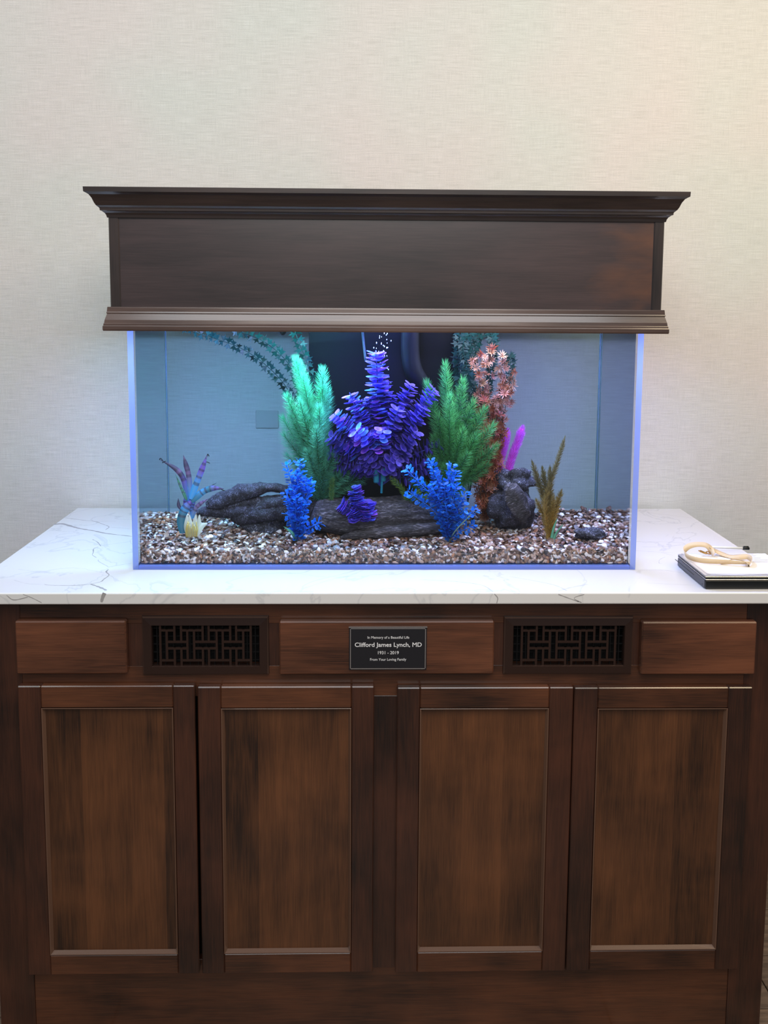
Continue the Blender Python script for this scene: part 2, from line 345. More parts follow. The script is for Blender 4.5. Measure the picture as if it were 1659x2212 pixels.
b.box(-35.9, -35.1, FR+.9, 30.6, FLOOR, -1.05); b.box(35.1, 35.9, FR+.9, 30.6, FLOOR, -1.05); b.box(-35.1, 35.1, 30, 30.6, FLOOR, -1.05)
b.box(-32.7, 32.7, FR+2, FR+2.2, FLOOR, -1.3, mi=1); b.build('carcass', [M_WZ, M_DARK], cab)
def drawer(x0, x1, z1, z0):
    b = MB(); b.box(x0, x1, .85, FR-.005, z0, z1, .12); b.build('drawer_front', M_DRAWER, cab)
drawer(-32.96, -23.19, -2.85, -7.75); drawer(-9.6, 9.64, -2.9, -7.86); drawer(22.98, 33.4, -3.0, -7.95)
def door(x0, x1, z1, z0, px0, px1, pz1, pz0, swap=False):
    b = MB(); e = .09
    b.box(x0, px0, .85, FR-.02, z0, z1, e, 1); b.box(px1, x1, .85, FR-.02, z0, z1, e, 1)
    b.box(px0, px1, .86, FR-.02, pz1, z1, e, 0); b.box(px0, px1, .86, FR-.02, z0, pz0, e, 0)
    d = b.build('door', [M_WX, M_WZ], cab)
    b = MB(); b.box(px0-.2, px1+.2, 1.22, 1.42, pz0-.2, pz1+.2); b.build('panel', M_PANEL, d)
    b = MB(); t = .27; rings = [(0, .85), (.04, .83), (.09, .85), (t, 1.20)]
    idx = []
    for q, y in rings:
        idx.append([b.vert((px0+q, y, pz0+q)), b.vert((px1-q, y, pz0+q)), b.vert((px1-q, y, pz1-q)), b.vert((px0+q, y, pz1-q))])
    for i in range(len(rings)-1):
        for k in range(4): b.face([idx[i][k], idx[i][(k+1) % 4], idx[i+1][(k+1) % 4], idx[i+1][k]])
    b.build('bead', M_BEAD if not swap else M_BEAD, d)
door(-32.95, -17.2, -8.85, -36.75, -30.9, -19.15, -10.9, -34.78)
door(-16.95, -1.1, -8.97, -36.78, -14.87, -3.15, -11.0, -34.78)
door(.98, 16.95, -9.1, -36.85, 3.05, 14.75, -11.07, -34.8)
door(17.03, 33.3, -9.15, -36.85, 19.2, 31.1, -11.13, -34.8)
# registers with their basket-weave lattice
HB = [(175, 200, 272), (175, 318, 447), (175, 483, 612), (175, 648, 735), (240, 232, 355), (240, 395, 530), (240, 567, 690), (277, 232, 355), (277, 395, 530), (277, 567, 690), (345, 193, 278), (345, 318, 447), (345, 483, 612), (345, 648, 735)]
VB = [(193, 148, 375), (232, 175, 345), (278, 148, 240), (278, 277, 375), (318, 148, 240), (318, 277, 375), (355, 175, 345), (395, 175, 345), (447, 148, 240), (447, 277, 375), (483, 148, 240), (483, 277, 375), (530, 175, 345), (567, 175, 345), (612, 148, 240), (612, 277, 375), (648, 148, 240), (648, 277, 375), (690, 175, 345), (735, 148, 375)]
def register(x0, x1, z1, z0, ox0, ox1, oz1, oz0):
    b = MB(); rings = [((x0, x1, z0, z1), FR-.01), ((x0+.03, x1-.03, z0+.03, z1-.03), 1.42), ((x0+.13, x1-.13, z0+.13, z1-.13), 1.26), ((ox0-.06, ox1+.06, oz0-.06, oz1+.06), 1.23), ((ox0, ox1, oz0, oz1), 1.33), ((ox0, ox1, oz0, oz1), 1.9)]
    idx = [[b.vert((r[0], y, r[2])), b.vert((r[1], y, r[2])), b.vert((r[1], y, r[3])), b.vert((r[0], y, r[3]))] for r, y in rings]
    for i in range(len(rings)-1):
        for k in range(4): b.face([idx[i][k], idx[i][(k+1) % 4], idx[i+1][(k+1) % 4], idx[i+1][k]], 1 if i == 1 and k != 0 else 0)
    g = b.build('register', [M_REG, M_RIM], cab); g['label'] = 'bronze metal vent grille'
    sx = (ox1-ox0)/640; sz = (oz1-oz0)/227
    X = lambda u: ox0+(u-145)*sx; Z = lambda v: oz1-(v-148)*sz
    b = MB(); h = .10
    for v, u0, u1 in HB: b.box(X(u0), X(u1), 1.34, 1.46, Z(v)-h, Z(v)+h)
    for u, v0, v1 in VB: b.box(X(u)-h, X(u)+h, 1.335, 1.465, Z(v1)-(h if v1 < 370 else .02), Z(v0)+(h if v0 > 150 else .02))
    b.build('lattice', M_REG, g)
    b = MB()
    for k in range(5): zz = oz0+(k+.5)*(oz1-oz0)/5; b.box(ox0, ox1, 1.75, 1.95, zz-.04, zz+.04)
    for k in range(13): xx = ox0+(k+.5)*(ox1-ox0)/13; b.box(xx-.03, xx+.03, 1.6, 1.7, oz0, oz1)
    b.build('damper', M_REGD, g)
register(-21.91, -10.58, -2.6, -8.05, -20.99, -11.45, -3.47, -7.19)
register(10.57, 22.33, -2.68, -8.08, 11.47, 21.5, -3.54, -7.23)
# plaque
b = MB(); b.box(-3.36, 3.58, .74, .85, -7.36, -3.37, .02); b.mi = 1
for r in ((-3.27, 3.49, -3.56, -3.50), (-3.27, 3.49, -7.28, -7.22), (-3.27, -3.21, -7.28, -3.5), (3.43, 3.49, -7.28, -3.5), (-3.40, 3.62, -3.44, -3.36)):
    b.box(r[0], r[1], .725, .76, r[2], r[3], mi=1)
plq = b.build('plaque', [M_PLAQUE, M_SILVER], cab); plq['label'] = 'black memorial plaque with white lettering and a thin silver border'
def lettering(txt, cx, cz, width, height, bold, parent, mi=M_SILVER, y=.735):
    cu = bpy.data.curves.new('lettering', 'FONT'); cu.body = txt; cu.size = 1; cu.offset = bold; cu.extrude = .01; cu.align_x = 'CENTER'; cu.resolution_u = 4
    t = bpy.data.objects.new('tmp', cu); COL.objects.link(t); bpy.context.view_layer.update()
    me = t.evaluated_get(bpy.context.evaluated_depsgraph_get()).to_mesh()
    vs = np.array([v.co[:] for v in me.vertices]); fs = [tuple(p.vertices) for p in me.polygons]; t.to_mesh_clear(); bpy.data.objects.remove(t)
    x0, x1 = vs[:, 0].min(), vs[:, 0].max(); k = width/(x1-x0); kz = height/.72
    b = MB()
    for v in vs: b.vert((cx+(v[0]-(x0+x1)/2)*k, y-v[2]*.3, cz+v[1]*kz))
    for f in fs: b.face(f)
    return b.build('lettering', mi, parent)
M_TXT = simple('white_engraving', srgb(232, 230, 228), .5)
def pz(py): return C(838, py, .74).z
for txt, x0, x1, yb, ht, bd in (('In Memory of a Beautiful Life', 794, 884, 1379.5, .235, .004), ('Clifford James Lynch, MD', 766.5, 911, 1397, .40, .012), ('1931 - 2019', 816.5, 861.5, 1413, .29, .008), ('From Your Loving Family', 799.5, 877.5, 1427, .235, .004)):
    xa, xb = C(x0, yb, .74).x, C(x1, yb, .74).x
    lettering(txt, (xa+xb)/2, pz(yb), xb-xa, ht, bd, plq, M_TXT)

# ------------------------------------------------------------ countertop
b = MB(); b.box(-37.4, 37.4, 0, 31.4, -1.05, 0, .13, seg=3)
ct = b.build('countertop', M_QZ, loc=(0, 15, -1.05)); tag(ct, 'white quartz countertop with thin grey veins on the dark cabinet', 'countertop')
def L1(u, v): return (u/5.184, 1060+v/5.184)
def R1(u, v): return (1380+u/5.946, 1060+v/5.946)
veins = []
def vn(fn, pts, w0, w1=None, z=0): veins.append(([fn(*p) for p in pts], w0, w1 or w0, z))
vn(L1, [(600, 378), (700, 372), (820, 405), (900, 425), (1050, 450), (1200, 480), (1480, 512)], .55, .22)
vn(L1, [(720, 303), (930, 330), (1060, 345), (1150, 375), (1220, 405), (1180, 440)], .12)
vn(L1, [(1060, 345), (1300, 342)], .06); vn(L1, [(1225, 408), (1475, 428)], .07)
vn(L1, [(1035, 545), (1090, 575), (1130, 622)], .12); vn(L1, [(1140, 612), (1480, 568)], .07)
vn(L1, [(1100, 630), (1050, 650), (1045, 690), (1035, 720), (1080, 750)], .16, .08)
vn(L1, [(1100, 770), (1110, 795), (1215, 853)], .09); vn(L1, [(1220, 850), (1480, 812)], .07)
vn(L1, [(1215, 880), (1190, 910), (1220, 945), (1165, 990), (1110, 1025), (900, 1058), (560, 1058), (490, 1045)], .18, .06)
vn(L1, [(1010, 1045), (1100, 1075), (1170, 1105), (1188, 1118)], .2, .4)
vn(L1, [(200, 880), (400, 905), (540, 915)], .04); vn(L1, [(150, 1000), (300, 1040), (480, 1050)], .04)
vn(R1, [(-60, 650), (480, 665), (590, 685), (560, 695), (300, 720), (30, 722)], .07); vn(R1, [(-60, 768), (280, 790), (440, 798)], .06)
vn(R1, [(280, 795), (440, 832)], .06); vn(R1, [(340, 850), (270, 885), (260, 930), (300, 940)], .06); vn(R1, [(-120, 1020), (300, 1020), (550, 1055)], .06)
vn(R1, [(100, 1185), (700, 1215)], .05); vn(R1, [(100, 280), (300, 305), (700, 350)], .06)
F0 = lambda x, y: (x, y)
vn(F0, [(905, 1252), (980, 1256), (1040, 1264), (1066, 1279)], .05, .14); vn(F0, [(1100, 1245), (1190, 1262), (1225, 1276)], .05, .1)
vn(F0, [(1270, 1262), (1230, 1270), (1205, 1277)], .08); vn(F0, [(640, 1238), (700, 1246), (790, 1244)], .04)
for pts, w0, w1, z in veins:
    b = MB()
    P = curve([Q(px, py, 0) for px, py in pts], 8*len(pts)); n = len(P)
    for i, p in enumerate(P):
        t = (P[min(i+1, n-1)]-P[max(i-1, 0)]).normalized(); sd = Vector((-t.y, t.x, 0)); ww = (w0+(w1-w0)*i/(n-1))*(.75+.6*noise.noise(p*2.3)) * (.3 if i in (0, n-1) else 1)
        b.vert(p+sd*ww*.5+Vector((0, 0, .004))); b.vert(p-sd*ww*.5+Vector((0, 0, .004)))
        if i: k = len(b.v); b.face([k-4, k-3, k-1, k-2])
    b.build('vein', M_VEIN if w0 > .1 else M_VEIN2, ct)
for pts, w in (([(226, 1281), (222, 1290), (219, 1301)], .42), ([(1068, 1283), (1075, 1292), (1073, 1303)], .14), ([(1206, 1284), (1222, 1290), (1250, 1300)], .12), ([(1262, 1284), (1240, 1292), (1256, 1302)], .1), ([(14, 1286), (30, 1296), (60, 1290)], .1), ([(50, 1284), (70, 1292), (90, 1302)], .1)):
    b = MB(); P = curve([C(px, py, 0) for px, py in pts], 12); n = len(P)
    for i, p in enumerate(P):
        t = (P[min(i+1, n-1)]-P[max(i-1, 0)]).normalized(); sd = Vector((-t.z, 0, t.x)); ww = w*(.7+.6*noise.noise(p*3))
        b.vert(p+sd*ww*.5+Vector((0, -.004, 0))); b.vert(p-sd*ww*.5+Vector((0, -.004, 0)))
        if i: k = len(b.v); b.face([k-4, k-3, k-1, k-2])
    b.build('vein', M_VEIN, ct)

# ------------------------------------------------------------ aquarium
TY0, TY1 = 6.65, 19.85; TX = 24.0; TH_ = 23.6
aq = empty('aquarium', (0, 13.2, 0), 'wide clear acrylic aquarium lit blue, filled with water, on the countertop', 'aquarium')
b = MB(); b.box(-TX+.56, TX-.56, TY0, TY0+.5, .38, TH_, mi=0); b.build('front_pane', M_PANE, aq)
b = MB(); b.box(-TX+.56, TX-.56, TY1-.5, TY1, .38, TH_, mi=0); b.build('back_pane', M_PANE, aq)
for sx in (-1, 1):
    b = MB(); x0, x1 = sorted((sx*TX, sx*(TX-.54))); b.box(x0, x1, TY0, TY1, 0, TH_, mi=0)
    for i, f in enumerate(b.f):
        P = [Vector(b.v[k]) for k in f]; nn = (P[1]-P[0]).cross(P[2]-P[1]).normalized()
        if abs(nn.x) < .5: b.m[i] = 1
    b.build('side_pane', [M_PANE, M_EDGE], aq)
    b = MB(); xx = sx*(TX-.62); b.box(min(xx, xx-sx*.13), max(xx, xx-sx*.06), TY1-.56, TY1-.5, .4, TH_); b.build('corner_seam', M_SEAM, aq)
b = MB(); b.box(-TX+.56, TX-.56, TY0, TY1, 0, .36, mi=0); b.build('bottom_pane', M_EDGE, aq)
WX = TX-.58; WZ = 22.9
b = MB(); b.box(-WX, WX, TY0+.52, TY1-.52, .39, WZ)
for i, f in enumerate(b.f):
    P = [Vector(b.v[k]) for k in f]; nn = (P[1]-P[0]).cross(P[2]-P[1]).normalized()
    if abs(nn.z) > .5 or nn.y > .5: b.m[i] = 1
    if abs(nn.x) > .5: b.m[i] = 2
wt = b.build('water', [M_WATER, M_WATERTOP, M_WATERSIDE], aq)
# overflow box, return pipe, air tube inside the tank
M_OVER = simple('black_overflow_acrylic', srgb(4, 5, 12), .4, spec=.25)
b = MB(); b.box(-7.85, 3.2, 15.3, 19.2, 1, TH_, .05); b.box(3.1, 7.83, 15.9, 19.2, 1, TH_, .05); b.build('overflow_box', M_OVER, aq)['label'] = 'tall black overflow box against the back pane'
P = curve([C(886, 690, 14.6), C(886, 760, 14.6), C(893, 800, 14.6), C(912, 835, 14.9), C(925, 870, 15)], 24)
b = MB(); b.tube(P, .95, 16); b.build('return_pipe', simple('black_pipe', srgb(4, 5, 14), .5, spec=.3), aq, True)
b = MB(); b.tube(curve([C(781, 690, 14.4), C(785, 735, 14.4), C(790, 780, 13.8)], 12), .13, 8); b.build('air_tube', simple('clear_tube', srgb(40, 54, 64), .3), aq, True)
b = MB(); q = C(610, 716, 19); b.tube([q, q+Vector((0, -.5, 0))], [.42, .2], 12); b.build('suction_cup', M_BLACK, aq, True)

# ------------------------------------------------------------ hood
hd = empty('aquarium_hood', (0, 13, 22.6), 'dark espresso wooden hood with a wide crown moulding covering the tank top', 'aquarium hood')
BY0, BY1, BX = 5.2, 21.2, 25.05
Zb, Zt = 22.72, 35.35
def ring_sweep(b, prof, n=1):
    idx = []
    for p, z in prof: idx.append([b.vert((-BX-p, BY0-p, z)), b.vert((BX+p, BY0-p, z)), b.vert((BX+p, BY1+p, z)), b.vert((-BX-p, BY1+p, z))])
    for i in range(len(prof)-1):
        for k in range(4): b.face([idx[i][k], idx[i][(k+1) % 4], idx[i+1][(k+1) % 4], idx[i+1][k]])
    return idx
def zz(px, py, p): return C(px, py, BY0-p).z
cro = []
for x, y in [(178.4, 406.5), (179, 417), (185, 420), (190.4, 423), (197, 431), (202, 441), (206, 446.5), (212, 451), (214, 453), (214.5, 457.5), (219, 459), (225, 463), (228.5, 467), (230.5, 473)]:
    p = 1.62*(232-x)/53.5+.03; cro.append((p, zz(800, y+1.5, p)))
cro = [(-.7, cro[0][1])]+cro+[(-.02, cro[-1][1])]
b = MB(); ring_sweep(b, cro); cm = b.build('crown_moulding', M_HOODX, hd)
bas = []
for x, y in [(235, 666), (234.6, 668.5), (234, 676), (233, 679), (234.2, 681), (232.5, 687), (230.5, 694), (229.6, 701), (228.5, 703), (228.6, 705.5), (227.3, 708), (227.2, 715), (228, 717.8)]:
    p = .62*(240-x)/12.8-.03; bas.append((p, zz(800, y, p)))
bas = [(-.05, bas[0][1])]+bas+[(-.8, bas[-1][1]), (-.8, bas[0][1])]
b = MB(); ring_sweep(b, bas); b.build('base_moulding', M_HOODB, hd)
ztop = cro[-1][1]+.3; zbot = bas[0][1]-.2
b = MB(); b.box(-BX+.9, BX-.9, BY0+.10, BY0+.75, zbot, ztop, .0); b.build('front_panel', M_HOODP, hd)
for sx in (-1, 1):
    x0, x1 = sorted((sx*BX, sx*(BX-.95))); b = MB(); b.box(x0, x1, BY0, BY0+1, zbot, ztop, .10); b.build('corner_stile', M_HOODZ, hd)
    b = MB(); b.box(x0 if sx < 0 else x1-.7, x0+.7 if sx < 0 else x1, BY0+1, BY1, zbot, ztop); b.build('side_panel', M_HOODZ, hd)
b = MB(); b.box(-BX+.7, BX-.7, BY1-.7, BY1, zbot, ztop); b.build('back_panel', M_HOODX, hd)
b = MB(); b.box(-BX+.7, BX-.7, BY0+.76, BY1-.7, ztop-.1, ztop+.4); b.build('lid', M_HOODX, hd)
for x0, x1, y0, y1 in ((-24.6, 24.6, 10.5, 14.8),):
    b = MB(); b.box(x0+.3, x1-.3, y0, y1, 24.1, 24.9, .1); b.build('light_strip', M_CANLIGHT, hd)['label'] = 'slim lamp housing hidden inside'

# ------------------------------------------------------------ gravel
rng = np.random.default_rng(7); random.seed(5)
def gz(x, y): return 1.72+(y-7.2)*.062+.22*noise.noise(Vector((x*.16, y*.2, 1)))+.10*noise.noise(Vector((x*.5, y*.5, 4))) + (.35 if x > 17 else 0)*min(1, (y-7.2)/8)
ico = bmesh.new(); bmesh.ops.create_icosphere(ico, subdivisions=2, radius=1); ico.verts.index_update()
IV = np.array([v.co[:] for v in ico.verts]); IF = np.array([[v.index for v in f.verts] for f in ico.faces]); ico.free()
PAL = [srgb(146, 114, 92), srgb(100, 74, 58), srgb(76, 50, 40), srgb(220, 212, 212), srgb(132, 124, 126), srgb(158, 108, 76), srgb(182, 156, 144), srgb(48, 40, 40), srgb(118, 80, 64)]
PW = np.array([.18, .16, .12, .15, .07, .05, .13, .08, .06])
def pebble(r):
    v = IV*(1+.16*rng.standard_normal((len(IV), 1))*.6); ax = np.array([r*rng.uniform(.9, 1.5), r*rng.uniform(.75, 1.1), r*rng.uniform(.45, .75)]); v = v*ax
    q, _ = np.linalg.qr(rng.standard_normal((3, 3)))
    return v, q
VS, FS, CS = [], [], []; nv = 0; xs = []
def put(x, y, z, r, flat=False):
    global nv
    v, q = pebble(r)
    if flat:
        a = rng.uniform(0, 6.28); t1, t2 = rng.normal(0, .35, 2); ca, sa = math.cos(a), math.sin(a)
        q = np.array([[ca, -sa, t1], [sa, ca, t2], [-t1, -t2, 1]])
    v = v@q.T+np.array([x, y, z]); v[:, 1] = np.clip(v[:, 1], 7.22, 19.3); v[:, 0] = np.clip(v[:, 0], -23.38, 23.38); v[:, 2] = np.maximum(v[:, 2], .42)
    c = np.array(PAL[rng.choice(len(PAL), p=PW)][:3])*rng.uniform(.75, 1.2); c = np.clip(c, 0, .9)
    VS.append(v); FS.append(IF+nv); CS.append(np.tile(np.append(c, 1), (len(v), 1))); nv += len(v)
for i in range(5600):
    x, y = rng.uniform(-23.3, 23.3), rng.uniform(7.25, 19.25); put(x, y, gz(x, y)-rng.uniform(0, .16), rng.uniform(.14, .30), True)
for i in range(1900):
    x = rng.uniform(-23.3, 23.3); put(x, 7.36+rng.uniform(0, .12), rng.uniform(.45, gz(x, 7.3)-.05), rng.uniform(.14, .30))
for sx in (-1, 1):
    for i in range(500):
        y = rng.uniform(7.3, 19.2); put(sx*23.2, y, rng.uniform(.45, gz(sx*23, y)-.05), rng.uniform(.13, .24))
me = bpy.data.meshes.new('gravel'); va = np.concatenate(VS); fa = np.concatenate(FS)
me.from_pydata(((va-np.array([0, 13, .4]))*S).tolist(), [], fa.tolist()); me.polygons.foreach_set('use_smooth', [True]*len(fa))
at = me.color_attributes.new('Col', 'FLOAT_COLOR', 'POINT'); at.data.foreach_set('color', np.concatenate(CS).astype('f').ravel()); me.materials.append(M_PEB)
gr = bpy.data.objects.new('gravel', me); COL.objects.link(gr); gr.location = W((0, 13, .4)); ORG['gravel'] = Vector((0, 13, .4))
tag(gr, 'bed of small brown, tan and white pebbles covering the tank floor', 'gravel', kind='stuff')
b = MB(); nx, ny = 60, 20
for j in range(ny+1):
    for i in range(nx+1):
        x = -23.2+46.4*i/nx; y = 7.5+11.6*j/ny; b.vert((x, y, gz(x, y)-.18), srgb(70, 50, 42))
for j in range(ny):
    for i in range(nx): k = j*(nx+1)+i; b.face([k, k+1, k+nx+2, k+nx+1])
n0 = len(b.v)
for i in range(nx+1): b.vert((-23.2+46.4*i/nx, 7.5, .42), srgb(60, 44, 36))
for i in range(nx): b.face([i, n0+i, n0+i+1, i+1])
sb = b.build('substrate', M_PEB, gr); sb['kind'] = 'stuff'
def G(px, py):   # point on the gravel bed seen at that place of the photograph
    v = ray(px, py)
    for k in range(400):
        y = 7.3+k*.03; p = C(px, py, y)
        if p.z <= gz(p.x, y)+.02: return p
    return p
# ------------------------------------------------------------ rocks and wood
def blob(name, c, r, mt, seed, rough=.25, sub=4, label=None, cat='rock', flat=0, parent=None):
    bm = bmesh.new(); bmesh.ops.create_icosphere(bm, subdivisions=sub, radius=1)
    for v in bm.verts:
        n = v.co.normalized(); q = n*1.3+Vector((seed*3.1, seed, 0))
        d = 1+rough*(noise.noise(q)*1.2+.5*noise.noise(q*2.6)+.28*abs(noise.noise(q*6))+.14*noise.noise(q*13))
        v.co = Vector((n.x*r[0]*d, n.y*r[1]*d, n.z*r[2]*d))+Vector(c)
    b = MB(); b.add_bm(bm); o = b.build(name, mt, parent, True)
    if label: tag(o, label, cat)
    return o
q = G(572, 1150); blob('rock', (C(572, 1140, q.y+.8).x, q.y+1.3, C(572, 1141, q.y+1).z), (2.25, 1.2, 1.15), M_ROCK, 1, .3, label='rough dark rock with blue sheen at the foot of the left driftwood')
kd = lambda t, a, p: 1+.30*noise.noise(p*.9)+.22*abs(noise.noise(p*2.2))+.10*noise.noise(p*5)
b = MB()
for pts, rr in (([(447, 1094), (462, 1088), (500, 1073), (540, 1061), (575, 1054), (612, 1057), (650, 1072), (680, 1100)], [.4, .72, .85, .8, .5, .45, .6, .7]),
                ([(425, 1107), (450, 1105), (490, 1106), (540, 1103), (580, 1088), (620, 1085), (665, 1100)], [.3, .5, .6, .85, .8, .75, .7]),
                ([(500, 1120), (520, 1118), (560, 1108), (610, 1104), (670, 1120)], [.3, .8, .95, .9, .9]), ([(470, 1098), (510, 1092), (555, 1085), (600, 1092)], [.3, .55, .6, .5])):
    P = curve([C(px, py, 13.2+.4*math.sin(px*.03)) for px, py in pts], 60); R_ = np.interp(np.linspace(0, 1, len(P)), np.linspace(0, 1, len(rr)), rr); b.tube(P, list(R_), 20, fn=kd)
tag(b.build('driftwood', M_DRIFT, None, True), 'dark branching driftwood with an open loop, left half of the tank', 'driftwood')
kl = lambda t, a, p: 1+.10*noise.noise(Vector((p.x*.25, a*2.2, 1)))+.12*abs(noise.noise(Vector((p.x*.35, a*5, 3))))+.05*noise.noise(Vector((p.x*1.2, a*14, 5)))+.10*noise.noise(p*.8)
b = MB(); P = curve([C(676, 1104, 12.2), C(700, 1112, 12.2), C(760, 1116, 12.2), C(840, 1112, 12.4), C(920, 1110, 12.8), C(985, 1112, 13)], 90)
R_ = np.interp(np.linspace(0, 1, len(P)), [0, .04, .12, .3, .5, .8, 1], [.9, 1.3, 1.55, 1.75, 1.85, 1.7, 1.5]); b.tube(P, list(R_), 72, fn=kl)
P = curve([C(735, 1162, 10.9), C(770, 1155, 10.9), C(830, 1148, 11), C(900, 1142, 11.3), C(965, 1136, 11.6)], 50); R_ = np.interp(np.linspace(0, 1, len(P)), [0, .2, .5, 1], [.15, .5, .75, .7]); b.tube(P, list(R_), 40, fn=kl)
tag(b.build('log', M_LOG, None, True), 'thick grey weathered log lying on the gravel at the centre', 'log')
c = C(1114, 1038, 14.6); blob('rock', c, (2.0, 1.3, 1.25), M_ROCK, 27, .5, label='jagged black rock perched on top of the larger right rock')
c = C(1106, 1100, 13.9); blob('rock', c, (2.15, 1.6, 2.3), M_DRIFT, 31, .45, label='large dark rounded rock with a blue sheen behind the olive fern')
c = C(1137, 1130, 12.2); o_ = blob('rock', (0, 0, 0), (1.0, .55, 2.1), M_LOG, 33, .3, label='grey slate slab leaning against the large right rock'); o_.location = W(c); o_.rotation_euler = (.1, -.45, .2)
c = C(1272, 1153, 10.2); blob('rock', c, (1.45, .8, .62), M_ROCK, 9, .35, label='small black stone alone on the gravel near the right end')
c = C(668, 1087, 13.6); blob('rock', c, (.9, .8, 1.9), M_DRIFT, 12, .3, label='upright grey rock between the left blue plant and the log')

# ------------------------------------------------------------ plants
def side_of(d):
    s = d.cross(Vector((random.uniform(-1, 1), random.uniform(-1, 1), random.uniform(-1, 1))));
    return s.normalized() if s.length > 1e-4 else Vector((1, 0, 0))
def sprig_needles(fol, P, L, n, step, wd, lift, c_lo, c_hi, tipc, taper=.35, start=.0, zlo=2, zhi=20, curl=.12, tapk=.3):
    """whorls of fine needles up a stem"""
    D = [0]
    for i in range(1, len(P)): D.append(D[-1]+(P[i]-P[i-1]).length)
    tot = D[-1]; s = start*tot; j = 0
    while s < tot:
        while j < len(D)-2 and D[j+1] < s: j += 1
        t = (s-D[j])/max(1e-6, D[j+1]-D[j]); p = P[j].lerp(P[j+1], t); tg = (P[j+1]-P[j]).normalized()
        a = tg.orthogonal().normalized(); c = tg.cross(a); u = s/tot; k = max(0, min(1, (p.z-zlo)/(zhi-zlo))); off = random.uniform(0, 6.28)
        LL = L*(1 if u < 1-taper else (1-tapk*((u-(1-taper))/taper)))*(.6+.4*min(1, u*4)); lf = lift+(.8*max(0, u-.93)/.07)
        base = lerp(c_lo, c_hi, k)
        for m_ in range(n):
            an = off+2*math.pi*m_/n+random.uniform(-.2, .2); rd = a*math.cos(an)+c*math.sin(an)
            lf2 = lf+random.uniform(-.15, .15); d = (rd*math.cos(lf2)+tg*math.sin(lf2)).normalized(); j_ = random.uniform(.75, 1.2)
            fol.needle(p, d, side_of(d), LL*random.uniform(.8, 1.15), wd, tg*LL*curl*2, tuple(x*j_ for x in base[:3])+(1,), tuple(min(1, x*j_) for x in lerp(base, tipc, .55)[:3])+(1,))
        s += step
def stems(base, tips, bow=.25):
    out = []
    for t in tips:
        t = Vector(t); b0 = Vector(base); mid = b0.lerp(t, .5); dx = t.x-b0.x; mid.x -= dx*bow*.6; mid.z += 0
        out.append(curve([b0+Vector((random.uniform(-.3, .3), random.uniform(-.2, .2), -.3)), mid, t], 16))
    return out
def needle_plant(name, base, tips, label, cat, L, n, step, wd, lift, lo, hi, tip, stemr=.04, start=.15, zlo=2, zhi=18, curl=.12, stemmat=None, bow=.25, taper=.2):
    r = empty(name, base, label, cat)
    for P in stems(base, tips, bow):
        b = MB(); b.tube(P, stemr, 5); st = b.build('stem', stemmat or M_STEM, r, True)
        f = MB(); sprig_needles(f, P, L, n, step, wd, lift, lo, hi, tip, start=start, zlo=zlo, zhi=zhi, curl=curl, taper=taper)
        fo = f.build('needles', M_LEAF, st); fo['kind'] = 'stuff'
    return r
# left foxtail plant
tips = [C(*t) for t in [(640, 778, 12.4), (620, 856, 11.8), (655, 815, 11.4), (697, 800, 12), (690, 880, 10.9), (708, 845, 12.6), (683, 925, 10.3), (614, 940, 12.6), (648, 868, 11), (742, 965, 12.8), (772, 1005, 13), (622, 985, 13), (700, 960, 11.5), (665, 975, 11), (730, 1030, 12.2), (612, 905, 13), (700, 1010, 11.6), (650, 930, 12), (760, 975, 12.6), (785, 1030, 12.6), (748, 1020, 11.8), (720, 985, 11.4), (672, 900, 11.6), (628, 900, 11.8), (698, 840, 12.4), (648, 790, 12.6)]]
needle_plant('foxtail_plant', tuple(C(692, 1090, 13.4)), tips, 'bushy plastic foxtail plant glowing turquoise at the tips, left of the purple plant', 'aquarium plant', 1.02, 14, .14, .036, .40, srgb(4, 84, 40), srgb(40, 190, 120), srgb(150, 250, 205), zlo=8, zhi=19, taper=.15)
tips = [C(*t) for t in [(962, 788, 13), (1000, 822, 13), (922, 828, 13.4), (972, 855, 11.6), (945, 895, 12), (1046, 885, 12.6), (1066, 918, 12.2), (1070, 965, 12.5), (1022, 868, 13), (930, 990, 12), (1000, 930, 11.8), (1052, 1005, 12.5), (938, 945, 12.4), (985, 900, 12.6), (1010, 980, 11.6), (960, 1010, 12), (1030, 940, 12), (895, 1040, 12.4)]]
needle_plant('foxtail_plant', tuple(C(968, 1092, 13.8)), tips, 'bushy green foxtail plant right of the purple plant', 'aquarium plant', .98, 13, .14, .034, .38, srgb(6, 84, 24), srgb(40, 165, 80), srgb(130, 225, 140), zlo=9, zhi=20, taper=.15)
r = needle_plant('fern', tuple(C(652, 1084, 12.7) if False else C(716, 1084, 12.0)), [C(718, 1034, 11.6)], 'single short yellow-green fern sprig behind the log\'s left end', 'aquarium plant', .45, 8, .1, .035, .6, srgb(70, 120, 50), srgb(110, 160, 80), srgb(150, 190, 110), start=.1)
r = needle_plant('fern', tuple(C(880, 1080, 11.9)), [C(846, 1034, 11.5), C(905, 1062, 11.4), C(925, 1072, 11.2)], 'low yellow-green fern on the back of the log beside the teal clip', 'aquarium plant', .5, 9, .1, .035, .6, srgb(60, 110, 34), srgb(120, 160, 70), srgb(160, 190, 90), start=.1)
r = needle_plant('fern', tuple(C(990, 1130, 9.8)), [C(985, 1096, 9.6), C(1002, 1104, 9.5), C(975, 1106, 9.7)], 'small yellow-green tuft tucked behind the right blue plant', 'aquarium plant', .5, 10, .09, .035, .6, srgb(90, 120, 30), srgb(140, 165, 60), srgb(170, 190, 80), start=0)
